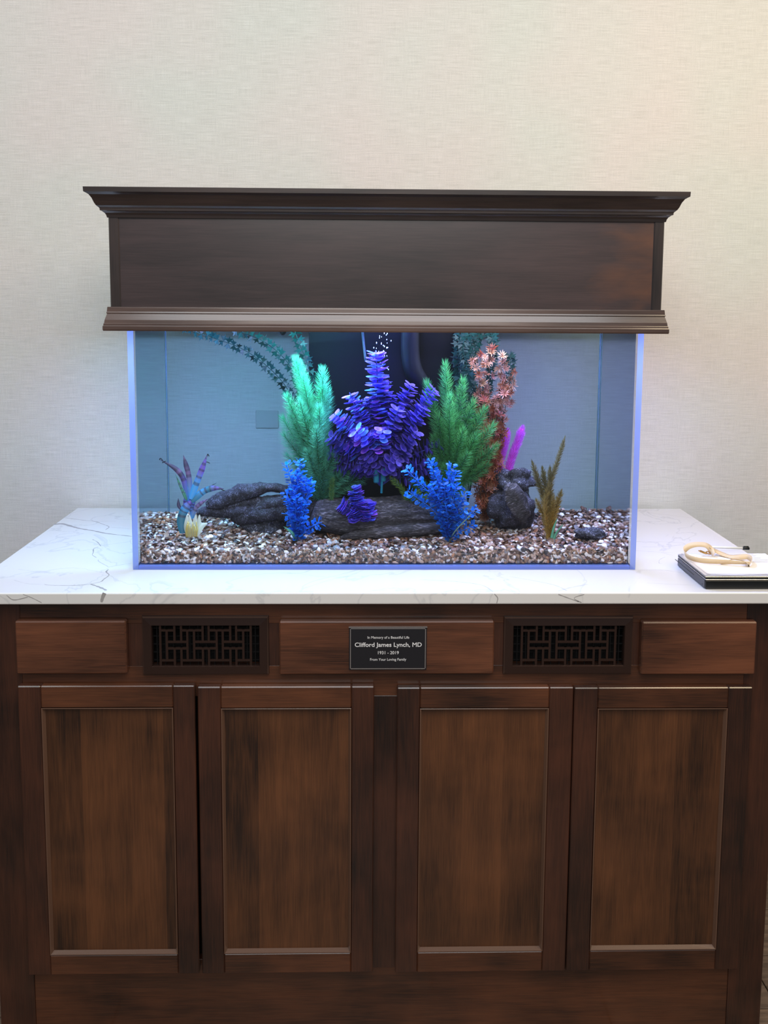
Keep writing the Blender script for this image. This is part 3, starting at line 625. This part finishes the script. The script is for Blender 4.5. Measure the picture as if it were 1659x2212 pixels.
# olive fern on the right
tips = [C(*t) for t in [(1150, 1000, 10), (1172, 1012, 9.8), (1188, 1012, 9.6), (1160, 1082, 10.4), (1212, 1062, 9.6), (1196, 1075, 9.4)]]
r = needle_plant('fern', tuple(G(1188, 1166)+Vector((0, 0, -.1))), tips, 'tall olive and gold fern with ragged tips near the right end', 'aquarium plant', .58, 11, .10, .05, .75, srgb(232, 178, 60), srgb(120, 108, 62), srgb(130, 122, 84), start=.08, zlo=3, zhi=7.5, curl=.02, stemmat=simple('olive_stem', srgb(84, 70, 34), .5))
P = curve([G(1188, 1166), C(1178, 1090, 9.7), C(1190, 1040, 9.6), C(1205, 995, 9.6), C(1219, 948, 9.6)], 30)
b = MB(); b.tube(P, .05, 5); st = b.build('stem', simple('olive_stem_2', srgb(84, 70, 34), .5), r, True); f = MB()
sprig_needles(f, P, .55, 11, .10, .05, .8, srgb(232, 178, 60), srgb(126, 116, 78), srgb(138, 130, 98), start=.1, zlo=3, zhi=9, curl=.02); f.build('needles', M_LEAF, st)['kind'] = 'stuff'
def ribbon(b, P, wid, c, side=None, nrm=Vector((0, -1, .2)), cfn=None, fold=.25):
    n = len(P)
    for i, p in enumerate(P):
        t = (P[min(i+1, n-1)]-P[max(i-1, 0)]).normalized(); sd = t.cross(nrm).normalized(); u = i/(n-1); ww = wid(u); cc = cfn(u) if cfn else c
        if cfn and u > .3 and math.sin(u*41+p.x) > .35: cc = lerp(cc, srgb(44, 30, 70), .7)
        up = sd.cross(t).normalized(); b.vert(p-sd*ww*.5, cc); b.vert(p+up*ww*fold, lerp(cc, (1, 1, 1, 1), .12)); b.vert(p+sd*ww*.5, tuple(x*.8 for x in cc[:3])+(1,))
        if i: k = len(b.v); b.face([k-6, k-5, k-2, k-3]); b.face([k-5, k-4, k-1, k-2])
for pts in ([(1192, 1162), (1196, 1140), (1204, 1120)], [(1196, 1164), (1204, 1148), (1216, 1133)]):
    b = MB(); P = curve([C(x, y, 9.2) for x, y in pts], 10); ribbon(b, P, lambda u: .32*(1-u*.8), srgb(60, 150, 110)); b.build('blade', M_LEAF, r, True)
# purple feather plant
tips = [C(*t) for t in [(1096, 930, 15.5), (1100, 960, 15.4), (1128, 928, 15.6), (1112, 985, 15.5)]]
r = empty('feather_plant', C(1072, 1092, 15.2), 'bright magenta feathery plant standing behind the right rocks', 'aquarium plant')
for pts in ([(1068, 1092), (1080, 1060), (1078, 1010), (1090, 960), (1096, 932)], [(1072, 1085), (1092, 1050), (1102, 1000), (1118, 955), (1128, 926)]):
    P = curve([C(x, y, 15.4) for x, y in pts], 30); b = MB(); b.tube(P, .22, 8); st = b.build('stem', simple('magenta_stem', srgb(220, 50, 200), .5), r, True)
    f = MB(); sprig_needles(f, P, .60, 26, .05, .04, .5, srgb(244, 50, 200), srgb(214, 90, 235), srgb(240, 160, 255), start=0, zlo=4, zhi=12, taper=.1); f.build('bristles', M_LEAF, st)['kind'] = 'stuff'
# round-leaf plants: leaves as single pieces
def leaf_mesh(name, shape, mt):
    b = MB()
    if shape == 'round':
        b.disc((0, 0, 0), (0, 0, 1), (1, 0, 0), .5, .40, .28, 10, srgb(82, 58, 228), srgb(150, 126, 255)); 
        b.v = [(v[0]+.5, v[1], v[2]) for v in b.v]
    elif shape == 'oval':
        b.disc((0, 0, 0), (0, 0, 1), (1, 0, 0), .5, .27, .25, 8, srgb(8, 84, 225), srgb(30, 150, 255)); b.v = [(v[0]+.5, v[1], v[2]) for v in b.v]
    elif shape == 'ivy':
        for x, y, z in [(0, 0, 0), (.35, .30, .06), (.62, .52, .02), (.60, .12, -.02), (1.05, 0, .05), (.60, -.12, -.02), (.62, -.52, .02), (.35, -.30, .06)]: b.vert((x, y, z), srgb(12, 62, 60))
        for k in range(1, 7): b.face([0, k, k+1])
    elif shape == 'star':
        for k in range(12):
            a = 2*math.pi*k/12+random.uniform(-.15, .15); L_ = random.uniform(.75, 1.1); e = random.uniform(.1, .7); d = Vector((math.cos(a)*math.cos(e), math.sin(a)*math.cos(e), math.sin(e))); s = d.cross(Vector((0, 0, 1))).normalized()
            i0 = b.vert((0, 0, 0), name_c[0]); b.vert(d*L_*.45+s*.085, name_c[1]); b.vert(d*L_, name_c[2]); b.vert(d*L_*.45-s*.085, name_c[1]); b.face([i0, i0+1, i0+2, i0+3])
    me = bpy.data.meshes.new(name); me.from_pydata((np.array(b.v)*S).tolist(), [], b.f); me.materials.append(mt)
    at = me.color_attributes.new('Col', 'FLOAT_COLOR', 'POINT'); at.data.foreach_set('color', np.array(b.c, dtype='f').ravel()); me.polygons.foreach_set('use_smooth', [shape != 'star']*len(b.f))
    return me
def frame(pos, xdir, zdir, s):
    x = Vector(xdir).normalized(); z = Vector(zdir); z = (z-x*z.dot(x)).normalized(); y = z.cross(x); M_ = Matrix((x, y, z)).transposed()*s; M_ = M_.to_4x4(); M_.translation = Vector(pos); return M_
def join_leaf(mb, me, Mx, cm=1):
    b0 = len(mb.v); cols = me.color_attributes['Col'].data
    for i, v in enumerate(me.vertices):
        c_ = cols[i].color; mb.vert(Mx@(v.co/S), (c_[0]*cm, c_[1]*cm, c_[2]*cm, 1))
    for p in me.polygons: mb.face([b0+i for i in p.vertices])
class LeafPlant:
    def __init__(s, name, base, label, cat, cap=290): s.r = empty(name, base, label, cat); s.n = 0; s.cap = cap; s.f = MB()
    def leaf(s, me, Mx, single=True, nm='leaf', cm=1):
        if single and s.n < s.cap: inst(nm, me, s.r, Mx); s.n += 1
        else: join_leaf(s.f, me, Mx, cm)
    def done(s, nm='foliage'):
        if s.f.v: s.f.build(nm, M_LEAF, s.r, True)['kind'] = 'stuff'
        return s.r
def walk(P, step, start=0):
    D = [0]
    for i in range(1, len(P)): D.append(D[-1]+(P[i]-P[i-1]).length)
    tot = D[-1]; s = start*tot; j = 0
    while s <= tot:
        while j < len(D)-2 and D[j+1] < s: j += 1
        t = (s-D[j])/max(1e-6, D[j+1]-D[j]); yield P[j].lerp(P[j+1], t), (P[j+1]-P[j]).normalized(), s/tot; s += step
M_VIO = leafmat('violet_plastic_leaf', None, .4, .3, .4, .055)
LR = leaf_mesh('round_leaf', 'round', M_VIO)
base = C(822, 1050, 12.8)
pp = LeafPlant('round_leaf_plant', tuple(base), 'large violet-blue plant with stacked round leaves at the centre of the tank', 'aquarium plant')
spr = [((812, 757, 12), .38, 1), ((765, 925, 10.2), .62, 1), ((826, 930, 10.6), .66, 1), ((755, 848, 11.6), .62, 1), ((722, 893, 11), .60, 1), ((712, 940, 11), .55, 1), ((888, 832, 12.2), .60, 1), ((940, 838, 12), .55, 1), ((862, 880, 10.8), .55, 1),
       ((918, 880, 11), .5, 1), ((900, 935, 10.6), .5, 1), ((742, 1000, 11.5), .5, 0), ((858, 990, 10.6), .5, 0), ((925, 1000, 12.4), .45, 0), ((790, 985, 11), .4, 0), ((775, 890, 11.4), .35, 0), ((845, 850, 12.6), .4, 0), ((800, 930, 11), .4, 0), ((880, 970, 11.4), .4, 0), ((740, 950, 12), .4, 0), ((900, 900, 12.6), .4, 0), ((950, 960, 13), .5, 0), ((832, 820, 12.8), .45, 0), ((715, 975, 11.6), .5, 0), ((725, 1005, 12), .5, 0), ((950, 1010, 13), .45, 0), ((905, 1035, 13), .45, 0), ((790, 860, 12), .4, 0), ((880, 905, 12.4), .4, 0), ((770, 1000, 11.2), .4, 0)]
for (x, y, Y), st_, single in spr:
    t = C(x, y, Y); mid = base.lerp(t, .5); mid.x -= (t.x-base.x)*.12; mid.z += .5; P = curve([base, mid, t], 20)
    b = MB(); b.tube(P, .06, 5); b.build('stem', simple('violet_stem', srgb(60, 60, 150), .5), pp.r, True)
    big = 1.15 if y < 800 else 1
    for p, tg, u in walk(P, .36, st_):
        a = tg.orthogonal().normalized(); c = tg.cross(a); off = random.uniform(0, 6.28); nn = 5 if y < 800 else 4
        for k in range(nn):
            an = off+2*math.pi*k/nn+random.uniform(-.25, .25); rd = a*math.cos(an)+c*math.sin(an); d = rd+tg*random.uniform(-.1, .45)
            sc = random.uniform(.8, 1.12)*big*(1.1-.25*max(0, u-.8)/.2)
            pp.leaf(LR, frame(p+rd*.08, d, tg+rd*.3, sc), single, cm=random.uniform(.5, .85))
pp.done()
b = MB(); c = C(816, 1028, 11.4); b.box(c.x-.42, c.x+.12, 11.3, 11.6, c.z-.75, c.z+.8, .12); b.box(c.x+.3, c.x+.8, 11.3, 11.6, c.z-.6, c.z+.8, .12); b.tube([C(826, 1010, 11.5), C(824, 1065, 11.6)], .12, 8); b.build('clip', simple('teal_plastic', srgb(20, 110, 130), .4), pp.r)['label'] = 'teal plastic clip at its foot'
# small violet plant on the log
base = C(778, 1126, 10.4); sp = LeafPlant('round_leaf_plant', tuple(base), 'small violet plant with crinkled round leaves in front of the log', 'aquarium plant')
for x, y, wdt, bx, by in ((764, 1050, .42, 772, 1120), (772, 1062, .4, 775, 1120), (735, 1088, .45, 768, 1110), (794, 1085, .5, 794, 1122), (790, 1092, .4, 786, 1122), (762, 1100, .45, 770, 1126)):
    P = curve([C(bx, by, 10.5), C((x+bx)/2+2, (y+by)/2, 10.3), C(x, y, 10.3)], 14); b = MB(); b.tube(P, .05, 5); b.build('stem', simple('violet_stem_2', srgb(70, 60, 150), .5), sp.r, True)
    for p, tg, u in walk(P, .16, .0):
        a = tg.orthogonal().normalized(); c = tg.cross(a)
        for k in range(5):
            an = random.uniform(0, 6.28); rd = a*math.cos(an)+c*math.sin(an); sp.leaf(LR, frame(p, rd+tg*.2, tg, wdt*random.uniform(1.6, 2.1)), True)
sp.done()
# blue small-leaf plants
M_BLU = leafmat('blue_plastic_leaf', None, .35, .3, .35)
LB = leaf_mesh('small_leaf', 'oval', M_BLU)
def blue_plant(base, tips, label, nl):
    q = LeafPlant('small_leaf_plant', tuple(base), label, 'aquarium plant', 0)
    for x, y, Y in tips:
        t = C(x, y, Y); mid = base.lerp(t, .5); mid.x -= (t.x-base.x)*.2; P = curve([base, mid+Vector((random.uniform(-.3, .3), random.uniform(-.3, .3), .2)), t], 20)
        b = MB(); b.tube(P, .035, 5); b.build('stem', simple('blue_stem', srgb(30, 110, 220), .5), q.r, True)
        for p, tg, u in walk(P, .20, .12):
            a = tg.orthogonal().normalized(); c = tg.cross(a); off = random.uniform(0, 6.28)
            for k in range(nl):
                an = off+2*math.pi*k/nl; rd = a*math.cos(an)+c*math.sin(an)+Vector((random.uniform(-.3, .3), random.uniform(-.3, .3), random.uniform(-.3, .3))); w_ = random.uniform(.0, .25)
                q.leaf(LB, frame(p+rd*w_, rd+tg*.4, Vector((random.uniform(-1, 1), random.uniform(-1, .2), 1)), random.uniform(.42, .62)), False, cm=random.uniform(.45, 1.25))
    q.done(); return q.r
g1 = G(642, 1168)
r = blue_plant(g1, [(618, 1000, 9.6), (648, 992, 9.8), (632, 1050, 9), (672, 1040, 9.2), (662, 1085, 8.8), (616, 1060, 9), (695, 1128, 8.9), (620, 1108, 8.7), (640, 1020, 9.2), (664, 1032, 9.6), (622, 1080, 9.4), (655, 1110, 8.6), (640, 1070, 8.6)], 'vivid blue small-leaved plant in front of the turquoise foxtail plant', 3)
b = MB(); ribbon(b, curve([g1+Vector((-.1, -.1, 0)), C(630, 1150, 8.4), C(612, 1137, 8.3)], 10), lambda u: .3*math.sin(3.1*min(1, u*.8+.2)), srgb(60, 170, 140)); b.build('blade', M_LEAF, r, True)
g2 = G(967, 1170)
r = blue_plant(g2, [(876, 1012, 9.2), (880, 1060, 9), (926, 990, 9.8), (940, 1020, 9.4), (985, 1015, 9.6), (1008, 1062, 9.4), (1030, 1098, 9.2), (1000, 1080, 9), (960, 1045, 9), (1026, 1135, 9.2), (985, 1045, 9.2), (930, 1045, 9), (962, 1090, 8.7), (945, 1070, 8.8), (1005, 1100, 8.8), (975, 1000, 10)], 'vivid blue small-leaved plant with spreading sprigs in front of the log\'s right end', 3)
b = MB(); ribbon(b, curve([g2+Vector((.1, -.1, 0)), C(985, 1145, 8.6), C(1017, 1112, 8.6)], 10), lambda u: .12, srgb(110, 150, 120)); b.build('blade', M_LEAF, r, True)
# vines
M_IVY = leafmat('teal_plastic_leaf', None, .4, .35, .3)
LI = leaf_mesh('pointed_leaf', 'ivy', M_IVY)
def vine_plant(base, lines, label, sz, cap=290, dens=.58):
    q = LeafPlant('trailing_vine', tuple(base), label, 'aquarium plant', cap)
    for pts in lines:
        P = curve([base]+[C(*p) for p in pts], 12*len(pts)); b = MB(); b.tube(P, .04, 5); b.build('stem', simple('vine_stem', srgb(16, 60, 56), .6, spec=.2), q.r, True)
        for p, tg, u in walk(P, dens, .15):
            if p.z > 22.8: continue
            a = tg.cross(Vector((0, 1, .3))).normalized()
            for sgn in (1, -1):
                rd = a*sgn+Vector((random.uniform(-.3, .3), random.uniform(-.5, .5), random.uniform(-.3, .3))); q.leaf(LI, frame(p, rd+tg*random.uniform(-.1, .5), Vector((random.uniform(-.6, .6), -1, random.uniform(-.3, .6))), sz*random.uniform(.8, 1.15)), True)
    q.done(); return q.r
vine_plant(C(668, 1085, 15), [[(650, 960, 15.5), (638, 880, 16), (614, 830, 16), (570, 785, 16), (520, 752, 16), (470, 733, 16), (425, 718, 16), (400, 708, 16)],
                              [(655, 950, 14.5), (655, 860, 14.5), (632, 800, 14.5), (605, 765, 14.5), (570, 738, 14.5), (525, 718, 14.5), (500, 706, 14.5)],
                              [(672, 930, 14), (674, 840, 14), (664, 785, 14), (650, 750, 14), (637, 715, 14), (632, 700, 14)]], 'trailing vine with teal pointed leaves arching to the upper left', .80)
vine_plant(C(1010, 1090, 16), [[(1000, 950, 15.2), (996, 860, 15), (990, 780, 15), (992, 710, 15)], [(1012, 950, 15), (1008, 850, 15), (1006, 780, 15), (1010, 708, 15)], [(1020, 900, 15.6), (1018, 790, 15.5), (1030, 740, 15.5), (1040, 706, 15.5)],
                               [(1040, 900, 15.6), (1060, 800, 15.4), (1065, 750, 15.2), (1060, 712, 15.2)], [(1050, 900, 16), (1090, 850, 16), (1102, 790, 15.8), (1100, 765, 15.6)], [(1030, 900, 14.8), (1010, 800, 14.5), (1000, 745, 14.4), (1020, 715, 14.4)]], 'upright teal leafy vine behind the brown plant at the upper right', .78, dens=.30)
# brown spiky plant
stars = []
for cc in ((srgb(120, 60, 40), srgb(160, 98, 72), srgb(190, 150, 138)), (srgb(100, 44, 26), srgb(150, 72, 46), srgb(176, 100, 66)), (srgb(96, 50, 30), srgb(128, 70, 40), srgb(150, 96, 56))):
    name_c = cc; stars.append(leaf_mesh('leaf_cluster', 'star', leafmat('brown_plastic_leaf', None, .45, .3, .3, .02)))
base = C(1050, 1120, 14.6)
q = LeafPlant('spiky_leaf_plant', tuple(base), 'tall rusty brown plant with star-shaped leaf clusters and pale pink tips', 'aquarium plant', 299)
for pts in ([(1045, 1000), (1040, 880), (1030, 762)], [(1050, 1000), (1055, 880), (1058, 745)], [(1060, 1000), (1075, 880), (1087, 768)], [(1060, 1010), (1088, 900), (1105, 795)], [(1055, 1000), (1075, 900), (1098, 835)], [(1050, 1040), (1060, 950), (1068, 855)], [(1045, 1030), (1045, 940), (1040, 840)], [(1062, 1030), (1080, 950), (1088, 885)], [(1046, 1070), (1042, 1030), (1038, 990)], [(1060, 1070), (1070, 1020), (1072, 960)], [(1050, 1060), (1055, 1000), (1056, 940)], [(1040, 1080), (1034, 1050), (1030, 1020)]):
    dy = random.uniform(-.9, .9); P = curve([base]+[C(x, y, 14+dy) for x, y in pts], 30); b = MB(); b.tube(P, .045, 5); b.build('stem', simple('dark_stem', srgb(50, 34, 26), .5), q.r, True)
    for p, tg, u in walk(P, .34, .03):
        me_ = stars[0] if (p.z > 14 and random.random() < .75) else stars[1] if p.z > 8 else stars[random.choice((1, 2))]
        off = Vector((random.uniform(-.55, .55), random.uniform(-.45, .45), random.uniform(-.2, .2)))*(1 if u > .3 else .5)
        q.leaf(me_, frame(p+off, Vector((random.uniform(-1, 1), random.uniform(-1, 1), random.uniform(-1, 1))), Vector((random.uniform(-1, 1), -1, random.uniform(-.2, 1.2))), random.uniform(.5, .85)), True, 'leaf_cluster')
q.done()
# blade-leaf plant at the left
base = G(413, 1158)
r = empty('blade_leaf_plant', base, 'purple and cyan plant with torn blade leaves and a white root bulb', 'aquarium plant')
PU, CY, DP, TE, MV, GN = srgb(128, 92, 200), srgb(70, 175, 235), srgb(52, 34, 84), srgb(30, 130, 150), srgb(140, 100, 150), srgb(50, 140, 100)
def grad(st): return lambda u: next((lerp(st[i][1], st[i+1][1], (u-st[i][0])/(st[i+1][0]-st[i][0])) for i in range(len(st)-1) if u <= st[i+1][0]), st[-1][1])
for pts, w_, g_ in (([(406, 1082), (398, 1040), (382, 1015), (345, 992)], .62, [(0, CY), (.35, PU), (.5, DP), (.6, MV), (.75, DP), (1, DP)]),
                    ([(412, 1076), (408, 1030), (402, 1005), (396, 983)], .6, [(0, CY), (.4, MV), (.7, DP), (1, MV)]),
                    ([(412, 1078), (424, 1045), (437, 1012), (447, 983)], .7, [(0, CY), (.35, CY), (.6, PU), (.85, PU), (1, MV)]),
                    ([(414, 1084), (436, 1064), (458, 1055), (484, 1056)], .72, [(0, TE), (.35, CY), (.6, TE), (.75, PU), (1, DP)]),
                    ([(398, 1102), (387, 1094), (385, 1076)], .4, [(0, MV), (.4, DP), (1, DP)]),
                    ([(394, 1152), (393, 1118), (402, 1096), (418, 1078)], 1.05, [(0, TE), (.4, TE), (.6, CY), (.85, PU), (1, PU)]),
                    ([(412, 1120), (426, 1094), (450, 1077)], .5, [(0, CY), (.5, MV), (1, MV)]), ([(402, 1080), (392, 1056), (379, 1024)], .28, [(0, GN), (1, GN)]),
                    ([(404, 1080), (396, 1060), (386, 1048)], .24, [(0, GN), (1, srgb(150, 220, 200))]), ([(416, 1080), (428, 1066), (468, 1043)], .34, [(0, GN), (.6, TE), (1, DP)]),
                    ([(408, 1100), (404, 1085), (410, 1060)], .9, [(0, MV), (.5, PU), (1, CY)]), ([(418, 1120), (414, 1096), (424, 1076)], .55, [(0, CY), (1, PU)])):
    Y = 10.2+random.uniform(-.5, .5); P = curve([C(x, y, Y) for x, y in pts], 45); b = MB()
    ribbon(b, P, lambda u, w_=w_: w_*max(.06, math.sin(math.pi*min(1, .18+u*.80)))*(.92+.1*math.sin(u*11)), None, cfn=grad(g_)); b.build('leaf', M_LEAF, r, True)
for pts in ([(352, 995), (347, 990), (344, 994)], [(358, 996), (350, 1000)], [(447, 986), (449, 981), (452, 986)], [(437, 1000), (447, 998), (454, 1001)], [(472, 1052), (480, 1058), (486, 1060)]):
    b = MB(); P = curve([C(x, y, 10.2) for x, y in pts], 8); b.tube(P, [.05]*(len(P)-1)+[.015], 5); b.build('tendril', M_BLACK, r, True)
M_BULB = leafmat('white_root_bulb', srgb(225, 225, 205), .4, .4, 0); M_ROOT = leafmat('yellow_root', srgb(220, 195, 110), .5, .3, 0)
for k, (x0, x1, xt) in enumerate(((404, 409, 404), (411, 413, 409), (420, 417, 423), (428, 420, 431), (434, 424, 448))):
    P = curve([C(x1, 1158, 9.5-.1*k), C(x0, 1138, 9.4), C(xt, 1112+(18 if k == 4 else 0), 9.6)], 10); b = MB()
    ribbon(b, P, lambda u: .62*math.sin(math.pi*min(1, .2+u*.75)), srgb(226, 228, 218)); b.build('petal', M_BULB, r, True)['label'] = 'white root bulb petal'
b = MB()
for k in range(11):
    a = -1.6+3.2*k/10; x0 = math.sin(a)*.6; P = [C(416, 1125+k % 3*5, 9.5)+Vector((x0*.7, -.45*math.cos(a)-.2, 0)), C(415, 1158, 9.4)+Vector((x0*.9, -.4*math.cos(a)-.2, 0))]; b.tube(curve([P[0], P[0].lerp(P[1], .5)+Vector((x0*.15, -.12, 0)), P[1]], 8), .05, 5)
b.build('roots', M_ROOT, r, True)
# air bubbles
b = MB()
for k in range(46):
    x = 824+random.gauss(0, 9)+(6 if k % 2 else 0); y = random.uniform(720, 800) if k < 34 else random.uniform(780, 860); p = C(x, y, 13.2+random.uniform(-.6, .6)); s = random.uniform(.035, .075)
    bm = bmesh.new(); bmesh.ops.create_icosphere(bm, subdivisions=1, radius=s)
    for v in bm.verts: v.co = Vector((v.co.x*.7, v.co.y*.7, v.co.z*1.5))+p
    b.add_bm(bm)
tag(b.build('bubbles', simple('bubble_white', srgb(235, 245, 255), .1), None, True), 'stream of tiny white air bubbles rising above the violet plant', 'bubbles', kind='stuff')
# ------------------------------------------------------------ things on the counter's right end
bx = 28.5; yb = Q(1460, 1222, 0).y; xr = 37.15
cs = empty('storage_clipboard', (33, 6, 0), 'thick black storage clipboard with silver trim at the right end of the counter', 'clipboard')
b = MB(); b.box(bx, xr, .85, yb, .02, .86, .14, seg=3); b.build('case_body', M_BLACK, cs, False)
b = MB(); b.box(bx+.02, xr-.02, .86, yb-.02, .86, .93, .02); b.build('trim', M_SILVER, cs)
b = MB(); b.box(bx+.02, xr-.05, .90, yb-.05, .93, 1.12, .04); b.build('lid', M_BLACK, cs)
b = MB(); b.box(bx+.0, xr-.05, .89, yb-.04, 1.12, 1.17, .02); b.build('lid_edge', M_SILVER, cs)
b = MB(); b.box(bx-.03, bx+.04, 1.0, yb-.25, .12, .84, .02); b.box(bx-.05, bx+.0, 3.6, 8.4, .45, .52, .01, 1); b.tube([(bx-.06, 1.5, .3), (bx+.0, 1.5, .3)], .07, 10); b.build('side_plate', [M_GREYPL, M_BLACK], cs)
def sheet(x0, x1, y0, y1, z, lift, seed):
    b = MB(); n = 16
    for j in range(n+1):
        for i in range(n+1):
            u, v = i/n, j/n; zz_ = z+lift*(noise.noise(Vector((u*2.2+seed, v*2.2, seed)))*.5+.5)*(1-v)**2
            b.vert((x0+(x1-x0)*u, y0+(y1-y0)*v, zz_)); 
    for j in range(n):
        for i in range(n): k = j*(n+1)+i; b.face([k, k+1, k+n+2, k+n+1])
    n0 = len(b.v)
    for j in range(n+1):
        for i in range(n+1): v = b.v[j*(n+1)+i]; b.vert((v[0], v[1], v[2]-.012))
    for i in range(n): b.face([i, i+1, n0+i+1, n0+i]); k = i*(n+1); b.face([k, n0+k, n0+k+n+1, k+n+1])
    return b
for k, (x0, x1, y0, y1, z, lb) in enumerate(((bx+.05, xr-.2, 1.0, yb-.3, 1.19, 'bottom sheet of the white papers on the black clipboard, slightly lilac edge'), (bx+.15, xr-.1, 1.15, yb-.15, 1.215, 'middle white sheet of the papers on the black clipboard'), (bx+.3, xr-.05, 1.3, yb-.05, 1.24, 'top white printed sheet under the cream lanyard'))):
    pa = sheet(x0, x1, y0, y1, z, .07, k*3.3).build('paper', M_PAPER, None, True); tag(pa, lb, 'paper', 'papers on the clipboard')
b = MB()
ptop = 1.40
for x0, y0, ln in ((33.2, 7.5, 2.6), (33.4, 6.9, 2.4), (33.7, 6.2, 2.2), (34.4, 5.6, 2.0), (34.6, 5.0, 1.8), (33.0, 8.6, 2.0), (31.2, 7.4, 1.4), (31.4, 6.9, 1.2)): b.box(x0, x0+ln, y0, y0+.08, 1.285, 1.29)
b.build('print_lines', simple('grey_print', srgb(176, 172, 180), .8), pa)
def band(name, pts, w_, parent, mt):
    """webbing: pts = (px, py, height above paper, lean)"""
    P = [Vector(p[:3]) for p in pts]; Pc = curve(P, 10*len(P)); n = len(Pc); ln = np.interp(np.linspace(0, 1, n), np.linspace(0, 1, len(pts)), [p[3] for p in pts]); b = MB()
    for i, p in enumerate(Pc):
        t = (Pc[min(i+1, n-1)]-Pc[max(i-1, 0)]).normalized(); hor = Vector((-t.y, t.x, 0)).normalized(); up = hor.cross(t); up = up if up.z > 0 else -up
        sd = (hor*math.cos(ln[i])+up*math.sin(ln[i])).normalized(); nn = sd.cross(t).normalized()*.02
        for q_ in (p-sd*w_/2-nn, p+sd*w_/2-nn, p+sd*w_/2+nn, p-sd*w_/2+nn): b.vert(q_)
        if i:
            k = len(b.v)-8
            for m_ in range(4): b.face([k+m_, k+(m_+1) % 4, k+4+(m_+1) % 4, k+4+m_])
    b.face([0, 1, 2, 3]); k = len(b.v); b.face([k-1, k-2, k-3, k-4])
    return b.build(name, mt, parent, True)
def T(u, v, h): q_ = Q(*R1(u, v), 1.3+h); return (q_.x, q_.y, 1.3+h)
ly = empty('lanyard', T(900, 900, 0), 'cream webbing lanyard looped in a coil on the white papers', 'lanyard')
band('strap', [T(1420, 930, .25)+(.6,), T(1300, 925, .3)+(.8,), T(1150, 915, .3)+(1.0,), T(900, 905, .28)+(1.2,), T(720, 880, .3)+(1.2,), T(610, 830, .4)+(1.3,), T(585, 770, .6)+(1.2,), T(640, 715, .9)+(.9,), T(740, 690, 1.05)+(.7,), T(860, 700, 1.0)+(.8,), T(930, 760, .6)+(1.2,), T(965, 820, .3)+(1.4,)], .55, ly, M_WEB)
band('strap', [T(900, 715, .9)+(.5,), T(1000, 780, .35)+(.5,), T(1150, 840, .12)+(.3,), T(1280, 850, .25)+(.8,), T(1400, 850, .35)+(1.4,), T(1445, 890, .35)+(1.4,), T(1410, 950, .25)+(1.0,), T(1340, 900, .2)+(.5,), T(1200, 880, .2)+(.5,), T(1060, 930, .1)+(.4,)], .5, ly, M_WEB)
b = MB(); P = curve([T(765, 770, .5), T(800, 780, .35), T(850, 800, .3), T(925, 815, .2)], 14); b.tube(P, [.04]*3+[.11]*(len(P)-6)+[.05]*3, 8)
P = curve([T(850, 805, .35), T(880, 780, .45), T(920, 805, .25)], 10); b.tube(P, .05, 6); b.build('clip', M_BRASS, ly, True)['label'] = 'small brass swivel clip'
pa0, pa1 = Vector(T(880, 722, .12)), Vector(T(1420, 742, .12))
pn = empty('pen', pa0.lerp(pa1, .5), 'white pen with a black cap lying behind the lanyard', 'pen')
pt = lambda t: pa0.lerp(pa1, t)
b = MB(); b.tube([pt(0), pt(.03), pt(.86)], [.03, .11, .11], 12); b.build('barrel', M_WHITE, pn, True)
b = MB(); b.tube([pt(.84), pt(.85), pt(.99), pt(1)], [.13, .15, .15, .1], 12); b.box(pt(.86).x, pt(.98).x, pt(.9).y-.05, pt(.9).y+.05, pt(.9).z+.12, pt(.9).z+.22); b.build('cap', M_BLACK, pn, True)
